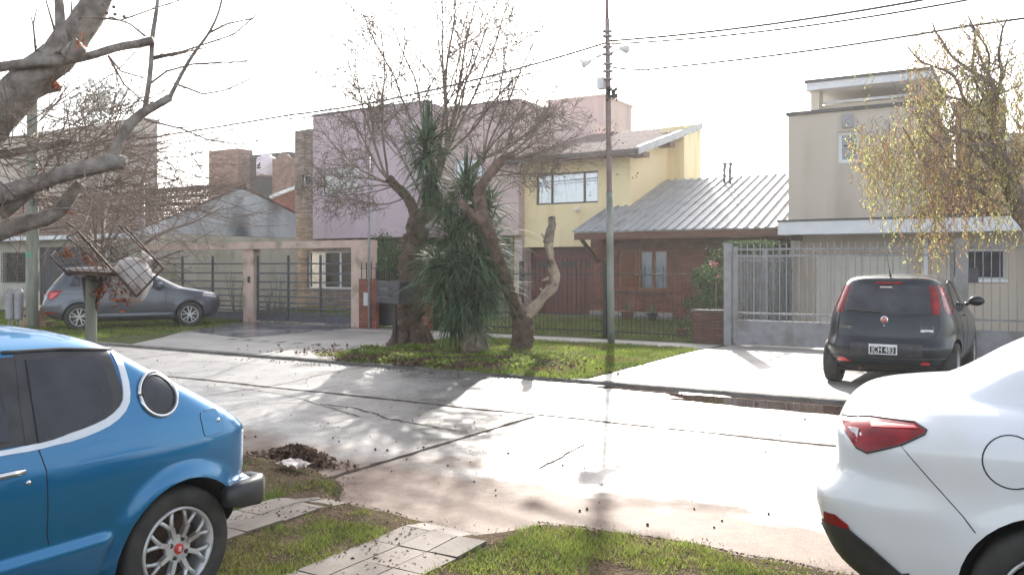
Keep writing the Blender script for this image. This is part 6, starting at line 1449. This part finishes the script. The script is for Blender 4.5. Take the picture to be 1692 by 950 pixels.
x = pv(632, 430, 22); leafy('feathery green shrub under the mauve overhang', (x.x, 22, 0), 2.6, .7, 3500, .05, 'hedge_leaf', 'shrub', 'shrub', True, 10, r0=.05)
x = pv(1158, 480, 18.6); leafy('dark rounded shrub left of the rose bush', (x.x, 19.0, 0), 1.5, .42, 3500, .04, 'hedge_leaf', 'shrub', 'shrub', False, 11, r0=.04)
x = pv(1183, 480, 18.2); tr = leafy('leggy rose bush with a pink bloom beside the grey gate post', (x.x, 18.2, 0), 1.95, .38, 1500, .035, 'hedge_leaf', 'rose_bush', 'shrub', False, 12, r0=.03)
m = MB(); leaf_bunch(m, pv(1180, 436, 17.95), .05, 30, .045, .7); leaf_bunch(m, pv(1186, 458, 17.95), .03, 8, .035, .7); m.build('flowers', 'petal', tr)
# clipped hedge behind the gate
h0 = pv(1212, 470, 20.5); h1 = pv(1288, 470, 21.5); t = thing('hedge', 'tall clipped hedge seen through the fine grey railing', 'hedge', ((h0.x+h1.x)/2, 21, 0)); V = []; F = []; nr_ = np.random.default_rng(5)
hx0, hx1, hy0, hy1, hz = pv(1196, 420, 20.6).x, -5.32, 20.6, 22.3, 2.12
MB().box(hx0+.12, hx1-.12, hy0+.12, hy1-.12, 0, hz-.12).build('core', 'conifer_leaf', t)
for _ in range(16000):
    f = rng.random(); a_, b_ = rng.random(), rng.random()
    p_ = Vector((hx0+(hx1-hx0)*a_, hy0, hz*b_)) if f < .35 else Vector((hx1, hy0+(hy1-hy0)*a_, hz*b_)) if f < .75 else Vector((hx0+(hx1-hx0)*a_, hy0+(hy1-hy0)*b_, hz))
    p_ += Vector((rng.gauss(0, .05), rng.gauss(0, .05), rng.gauss(0, .05))); p_.z = max(.02, p_.z); s_ = rng.uniform(.02, .045); u_ = Vector((rng.gauss(0, 1), rng.gauss(0, 1), rng.gauss(0, 1))).normalized()*s_; w_ = u_.cross(Vector((rng.gauss(0, 1), rng.gauss(0, 1), rng.gauss(0, 1)))).normalized()*s_*.5
    b0 = len(V); V += [tuple(p_-u_), tuple(p_+w_), tuple(p_+u_), tuple(p_-w_)]; F.append((b0, b0+1, b0+2, b0+3))
nobj('foliage', np.array(V), np.array(F), 'hedge_leaf', t)
# spiky garden plants behind the slatted gates
for i, (px, hh, lb) in enumerate(((297, 1.7, 'tall spiky plant behind the gate over the bonnet of the SUV'), (330, 1.0, 'low spiky plant just right of the tall one behind the gate'), (388, 1.9, 'upright spiky plant left of the salmon pillar'), (442, 1.0, 'small spiky plant behind the sliding gate, leftmost'), (462, 1.3, 'spiky plant behind the sliding gate beside the window'))):
    c = pv(px, 500, 19.2); c.z = 0; t = thing('spiky_plant', lb, 'plant', c, 'spiky plants behind the slatted gates'); R_ = random.Random(i); m = MB(); st_m = MB()
    for k in range(5):
        tp = c+Vector((R_.gauss(0, .22), R_.gauss(0, .15), hh*R_.uniform(.6, 1))); b1 = c+Vector((R_.gauss(0, .08), R_.gauss(0, .08), 0)); st_m.tube([b1, tp], [.015, .006], 5)
        for j in range(26):
            f = R_.uniform(.1, 1); p0 = b1.lerp(tp, f); a_ = R_.uniform(0, 6.28); e = Vector((math.cos(a_), math.sin(a_), .5)).normalized()*R_.uniform(.10, .2); sv = Vector((-e.y, e.x, 0)).normalized()*.012; m.add([p0-sv, p0+sv, p0+e], [(0, 1, 2)])
    st_m.build('stem', 'twig', t); m.build('leaves', 'agave_leaf', t)
# corkscrew willow on the right
rng.seed(9); Rw = random.Random(31)
wb = pg(1770, 575); wb = Vector((wb.x, 14.6, 0)); ZW = wb.dot(Vector((-SN, CS, 0))); X_ = lambda x, y, dz=0: pz(x, y, 12.6+dz)
wb = X_(1735, 440, 0); wb.z = 0
t = thing('willow', 'corkscrew willow with hanging yellow-green leaves before the beige house', 'tree', wb)
MB().tube([wb-Vector((0, 0, .05)), wb+Vector((-.02, 0, .8)), X_(1712, 400), X_(1683, 335), X_(1660, 285), X_(1648, 240), X_(1640, 195)], [.22, .16, .15, .14, .12, .09, .05], 14, jit=.2).build('trunk', 'bark', t)
S = []; PW = dict(seg=[12, 10, 8], n=[7, 5, 0], start=[.15, .1, 0], ang=[(.4, 1.0), (.5, 1.2), (0, 0)], len=[(.4, .65), (.4, .7), (0, 0)], rr=[.55, .55, 0], taper=[.35, .4, .4], wander=[.24, .34, .36], up=[.03, -.02, -.10])
for (a, b, r_) in (((1683, 335), (1560, 190), .045), ((1660, 285), (1500, 230), .04), ((1648, 240), (1540, 130), .04), ((1648, 240), (1580, 30), .035), ((1640, 195), (1650, -20), .035), ((1640, 195), (1740, 10), .035), ((1640, 195), (1610, -10), .03), ((1640, 195), (1690, 0), .03), ((1660, 285), (1470, 190), .03), ((1660, 285), (1760, 170), .04), ((1683, 335), (1600, 290), .03), ((1690, 345), (1480, 300), .028), ((1640, 195), (1490, 150), .03), ((1640, 200), (1560, 90), .028), ((1700, 370), (1780, 300), .03), ((1665, 300), (1440, 250), .026), ((1650, 230), (1700, 130), .03)):
    p0 = X_(*a); p1 = X_(*b, Rw.uniform(-.9, .9)); grow(S, p0, p1-p0, (p1-p0).length*.95, r_, 0, PW, Rw)
tips = [s[0][-1] for s in S if s[2] >= 1]+[s[0][len(s[0])//2] for s in S if s[2] >= 1]
m = tubes(S, [6, 5, 4]); V = []; V2 = []
def hang(p_, L):
    K = int(L/.045)+2; pts = [p_.copy()]; d = Vector((Rw.gauss(0, .4), Rw.gauss(0, .4), -.3)); ph = Rw.uniform(0, 6); tr_ = Rw.random()
    for i in range(K):
        d = (d+Vector((0, 0, -.35))+Vector((math.cos(ph+i*.9), math.sin(ph+i*.9), 0))*.62).normalized(); p_ = p_+d*.045; pts.append(p_.copy())
        if i > K*.12:
            for _ in range(2 if tr_ < .75 else 1):
                if Rw.random() < .80:
                    u_ = (d*.4+Vector((Rw.gauss(0, .6), Rw.gauss(0, .6), -.5-Rw.random()))).normalized()*Rw.uniform(.028, .060); w_ = u_.cross(Vector((Rw.gauss(0, 1), Rw.gauss(0, 1), Rw.gauss(0, 1)))).normalized()*.0095
                    (V if tr_ < .58 else V2).extend([tuple(p_), tuple(p_+u_*.5+w_), tuple(p_+u_), tuple(p_+u_*.5-w_)])
    return pts
dirC = Vector((-SN, CS, 0)); 
def topix(p_):
    q_ = p_-Vector((0, 0, EYE)); Z_ = q_.dot(dirC); X2 = q_.dot(Vector((CS, SN, 0))); return 846+1400*X2/Z_, 440-1400*q_.z/Z_, Z_
strands = MB(); ns = 0
for p_ in tips:
    x, y, Z_ = topix(p_)
    if x < 1395 or x > 1850: continue
    low = 330 if x < 1430 else 440 if x < 1500 else 485 if x < 1560 else 470
    if y > low-25: continue
    if Rw.random() < (.78 if x > 1570 else .35): continue
    L = min(Rw.uniform(.2, 1.0), (low+Rw.uniform(-60, 10)-y)/1400*Z_)
    if L > .1: strands.tube(hang(p_, L), .0032, 3); ns += 1
for _ in range(90):      # short sprays along the upper branches
    x = Rw.uniform(1560, 1740); y = Rw.uniform(5, 160); strands.tube(hang(X_(x, y, Rw.uniform(-.8, .8)), Rw.uniform(.2, .7)), .0035, 3)
for _ in range(360):     # long curtains at the outer side
    x = Rw.uniform(1405, 1730); y = Rw.uniform(30, 330) if x > 1560 else Rw.uniform(130, 320) if x > 1470 else Rw.uniform(190, 250); p_ = X_(x, y, Rw.uniform(-.9, .9)); low = 330 if x < 1430 else 440 if x < 1500 else 485 if x < 1560 else 470
    L = min((low+Rw.uniform(-110, 8)-y)/1400*12.6*Rw.uniform(.4, 1), 2.4)
    if L > .15: strands.tube(hang(p_, L), .0035, 3)
m.build('branches', 'twig_pale', t); strands.build('strands', 'twig_pale', t)
nobj('leaves', np.array(V), np.arange(len(V)).reshape(-1, 4), 'willow_leaf', t)
nobj('rusty_leaves', np.array(V2), np.arange(len(V2)).reshape(-1, 4), 'willow_rust', t)
# ------------------------------------------------------------------ grass, leaf litter and road debris
nr_ = np.random.default_rng(3)
def n2(x, y, s, o=0): return noise.noise(Vector((x*s, y*s, o)))
def grass(name, pts, hmin, hmax, wd, material='grass', label=None):
    n = len(pts); P_ = np.array(pts, float); a_ = nr_.uniform(0, 2*np.pi, n); h_ = nr_.uniform(hmin, hmax, n); ln = h_*nr_.uniform(.2, 1.1, n); b_ = nr_.uniform(0, 2*np.pi, n)
    sx, sy = np.cos(a_)*wd, np.sin(a_)*wd; V = np.empty((n, 3, 3)); V[:, 0] = P_+np.stack([sx, sy, 0*sx], 1); V[:, 1] = P_-np.stack([sx, sy, 0*sx], 1); V[:, 2] = P_+np.stack([np.cos(b_)*ln, np.sin(b_)*ln, h_], 1)
    o = nobj(name, V.reshape(-1, 3), np.arange(n*3).reshape(-1, 3), material); return tag(o, label=label, kind='stuff')
def scatter(n, u0, u1, v0, v1, ok, zf):
    out = []
    for _ in range(n):
        u, v = rng.uniform(u0, u1), rng.uniform(v0, v1)
        if ok(u, v): out.append((u, v, zf(u, v)-.004))
    return out
def near_ok(u, v):
    e = near_edge(u)
    if v > e-.10 or (-3.25+.05*n2(v, 1, 6) < u < -2.68+.05*n2(v, 2, 6) and v < 4.3) or (-4.42 < u < -3.98 and v < 4.5): return False
    g_ = .42+n2(u, v, 1.5)*1.1+n2(u, v, 5, 3)*.8
    if v > 4.5 and u < -4.2: g_ -= .45
    g_ -= max(0, (v-(e-.5)))*1.1
    if -4.2 < u < -2.2 and v > 4.0: g_ -= .5
    return rng.random() < max(0, min(1, g_*1.5))
grass('verge_grass', scatter(260000, -6.5, 1.2, 2.3, 5.3, near_ok, near_z), .012, .045, .0026, label='short patchy grass on the near verge')
grass('dry_grass', scatter(70000, -6.5, 1.2, 2.3, 5.3, lambda u, v: near_ok(u, v) or (v < near_edge(u)-.05 and not (-3.27 < u < -2.66 and v < 4.4) and not (-4.42 < u < -3.98) and rng.random() < .25), near_z), .008, .035, .0026, 'dry_grass', label='dry straw-coloured blades among the near grass')
def far_ok(u, v):
    g_ = .6+n2(u, v, .9)*.6+n2(u, v, 4, 3)*.5
    if v < 12.3 and u < -7.4: g_ -= .35
    lim = -10.3-(v-10.8)*.13
    return u > lim and u < -5.38-.10*n2(v, 0, 2) and rng.random() < g_
grass('lawn_grass', scatter(100000, -11.3, -5.3, 10.66, 15.85, far_ok, lambda u, v: .0), .03, .085, .007, label='sunlit grass on the far verge around the trees')
grass('lawn_grass', scatter(40000, -30, -17.6, 10.9, 16.6, lambda u, v: u < -16-(v-10.8)*.55, lambda u, v: 0), .03, .08, .009, label='grass under the grey SUV')
grass('lawn_grass', scatter(38000, -14.2, -5.5, 17.45, 24, lambda u, v: rng.random() < .8, lambda u, v: 0), .04, .10, .009, label='garden lawn behind the black railing')
grass('lawn_grass', scatter(14000, -23.5, -15, 19.0, 24, lambda u, v: True, lambda u, v: 0), .04, .10, .010, label='garden lawn behind the slatted gates')
def leaves(name, pts, size, material, label, curl=.5):
    n = len(pts); P_ = np.array(pts, float); d = nr_.normal(size=(n, 3)); d[:, 2] *= curl; d /= np.linalg.norm(d, axis=1)[:, None]; s_ = nr_.uniform(.5, 1.3, n)[:, None]*size; e = np.cross(d, nr_.normal(size=(n, 3))*np.array([.35, .35, 1])); e /= np.linalg.norm(e, axis=1)[:, None]; d *= s_; e *= s_*.6
    V = np.stack([P_-d, P_+e, P_+d+np.array([0, 0, size*.2]), P_-e], 1).reshape(-1, 3); o = nobj(name, V, np.arange(n*4).reshape(-1, 4), material); return tag(o, label=label, kind='stuff')
# low leafy cover and litter at the foot of the trees
pc = []
for _ in range(13000):
    u, v = rng.gauss(-8.9, 1.15), rng.gauss(11.95, .75)
    if 10.75 < v < 14.5 and u > -10.6 and n2(u, v, 2.2, 5) > -.08: pc.append((u, v, .02+.10*max(0, n2(u, v, 2.2, 5)+.1)+rng.uniform(0, .05)))
leaves('ground_cover', pc, .035, 'grass', 'low leafy ground cover at the kerb below the trees', .6)
leaves('leaf_litter', [(u, v, .02+rng.uniform(0, .05)) for u, v in ((rng.gauss(-8.6, 1.1), rng.gauss(11.6, .6)) for _ in range(11000)) if v > 10.66 and n2(u, v, 2.2, 5) < .2], .035, 'litter', 'brown leaf litter below the trees', .6)
pn = [(u, v, near_z(u, v)+.012) for u, v in ((rng.uniform(-6, 1), rng.uniform(2.5, 5.2)) for _ in range(26000)) if v < near_edge(u)-.02 and rng.random() < .22+.9*max(0, v-4.3)+.4*n2(u, v, 2, 8)]
leaves('leaf_litter', pn, .011, 'litter', 'small dry leaves scattered over the near verge', .5)
c0 = pg(492, 752, -.05); pile = []
for _ in range(2600):
    a_, q_ = rng.uniform(0, 6.28), abs(rng.gauss(0, .24)); u = c0.x+math.cos(a_)*q_*.95; v = c0.y+math.sin(a_)*q_*.34; hz_ = .13*math.exp(-((u-c0.x)/.36)**2-((v-c0.y)/.18)**2); pile.append((u, v, near_z(u, v)+hz_*rng.random()+.01))
leaves('leaf_pile', pile, .024, 'litter', 'raked pile of dry brown leaves at the road edge', .9)
m = MB(); pgr = pg(487, 774, 0)
V = []; k1, k2 = 10, 8
for i in range(k1):
    for j in range(k2): V.append((pgr.x-.13+.26*i/(k1-1)+.02*n2(i, j, 1.1), pgr.y-.08+.16*j/(k2-1)+.02*n2(j, i, 1.3), .045+.035*noise.noise(Vector((i*.7, j*.8, 4)))))
tag(m.add(V, [(i*k2+j, (i+1)*k2+j, (i+1)*k2+j+1, i*k2+j+1) for i in range(k1-1) for j in range(k2-1)], False).build('crumpled_paper', 'paper', None, (pgr.x, pgr.y, 0)), 'crumpled pale paper lying on the leaf pile', 'litter')
# seed pods and bits on the wet road, dirt line at the near edge
m = MB()
pods = [(740, 770), (352, 672), (362, 676), (404, 722), (422, 722), (958, 845), (970, 842), (560, 622), (1250, 676), (592, 640), (765, 645), (700, 740), (640, 745), (1330, 700), (1345, 695), (1070, 868), (1180, 872), (1270, 850), (930, 770), (840, 750), (905, 765), (1100, 680), (1210, 700), (560, 730), (620, 744), (1015, 700), (380, 600), (260, 600), (335, 588), (1290, 720)]
def pod(u, v, r_):
    m.lathe([(.001, -r_*.8), (r_*.8, -r_*.4), (r_, 0), (r_*.7, r_*.6), (.001, r_*.8)], (u, v, rz(v)+r_*.7), 'Z', 7)
for x, y in pods: p_ = pg(x, y, -.1); pod(p_.x, p_.y, rng.uniform(.007, .013))
for _ in range(260): pod(rng.uniform(-13, 2), rng.uniform(5.1, 10.6), rng.uniform(.004, .009))
for _ in range(160): pod(rng.uniform(-12, -6), rng.gauss(10.45, .15), rng.uniform(.006, .012))
tag(m.build('road_debris', 'litter_pod'), 'dark seed pods and grit scattered over the wet road', kind='stuff')
dl = [(u, v, -.034) for u, v in ((rng.uniform(-14, 3), 10.62-abs(rng.gauss(0, .07))) for _ in range(2600)) if n2(u, 0, 1.2) > -.15]
dl += [(u, near_edge(u)-.12+abs(rng.gauss(0, .12)), -.094) for u in (rng.uniform(-6, 1) for _ in range(9000)) if n2(u, 1, 1.6, 2) > rng.uniform(-.3, .4)]
leaves('gutter_litter', dl, .006, 'litter', 'fine leaf grit along the gutters', .4)

# ------------------------------------------------------------------ thin volume added to imitate veiling lens glare
hz = MB().box(-130, 60, -12, 85, -1.2, 24).build('glare_veil', None); tag(hz, 'thin added volume imitating lens glare over the street', kind='stuff')
hm = bpy.data.materials.new('veil_volume'); hm.use_nodes = True; hn = hm.node_tree.nodes; hn.clear(); ho = hn.new('ShaderNodeOutputMaterial'); pvn = hn.new('ShaderNodeVolumePrincipled')
pvn.inputs['Color'].default_value = (1, .98, .97, 1); pvn.inputs['Density'].default_value = .0009; pvn.inputs['Anisotropy'].default_value = .55
hm.node_tree.links.new(pvn.outputs[0], ho.inputs['Volume']); hz.data.materials.append(hm)
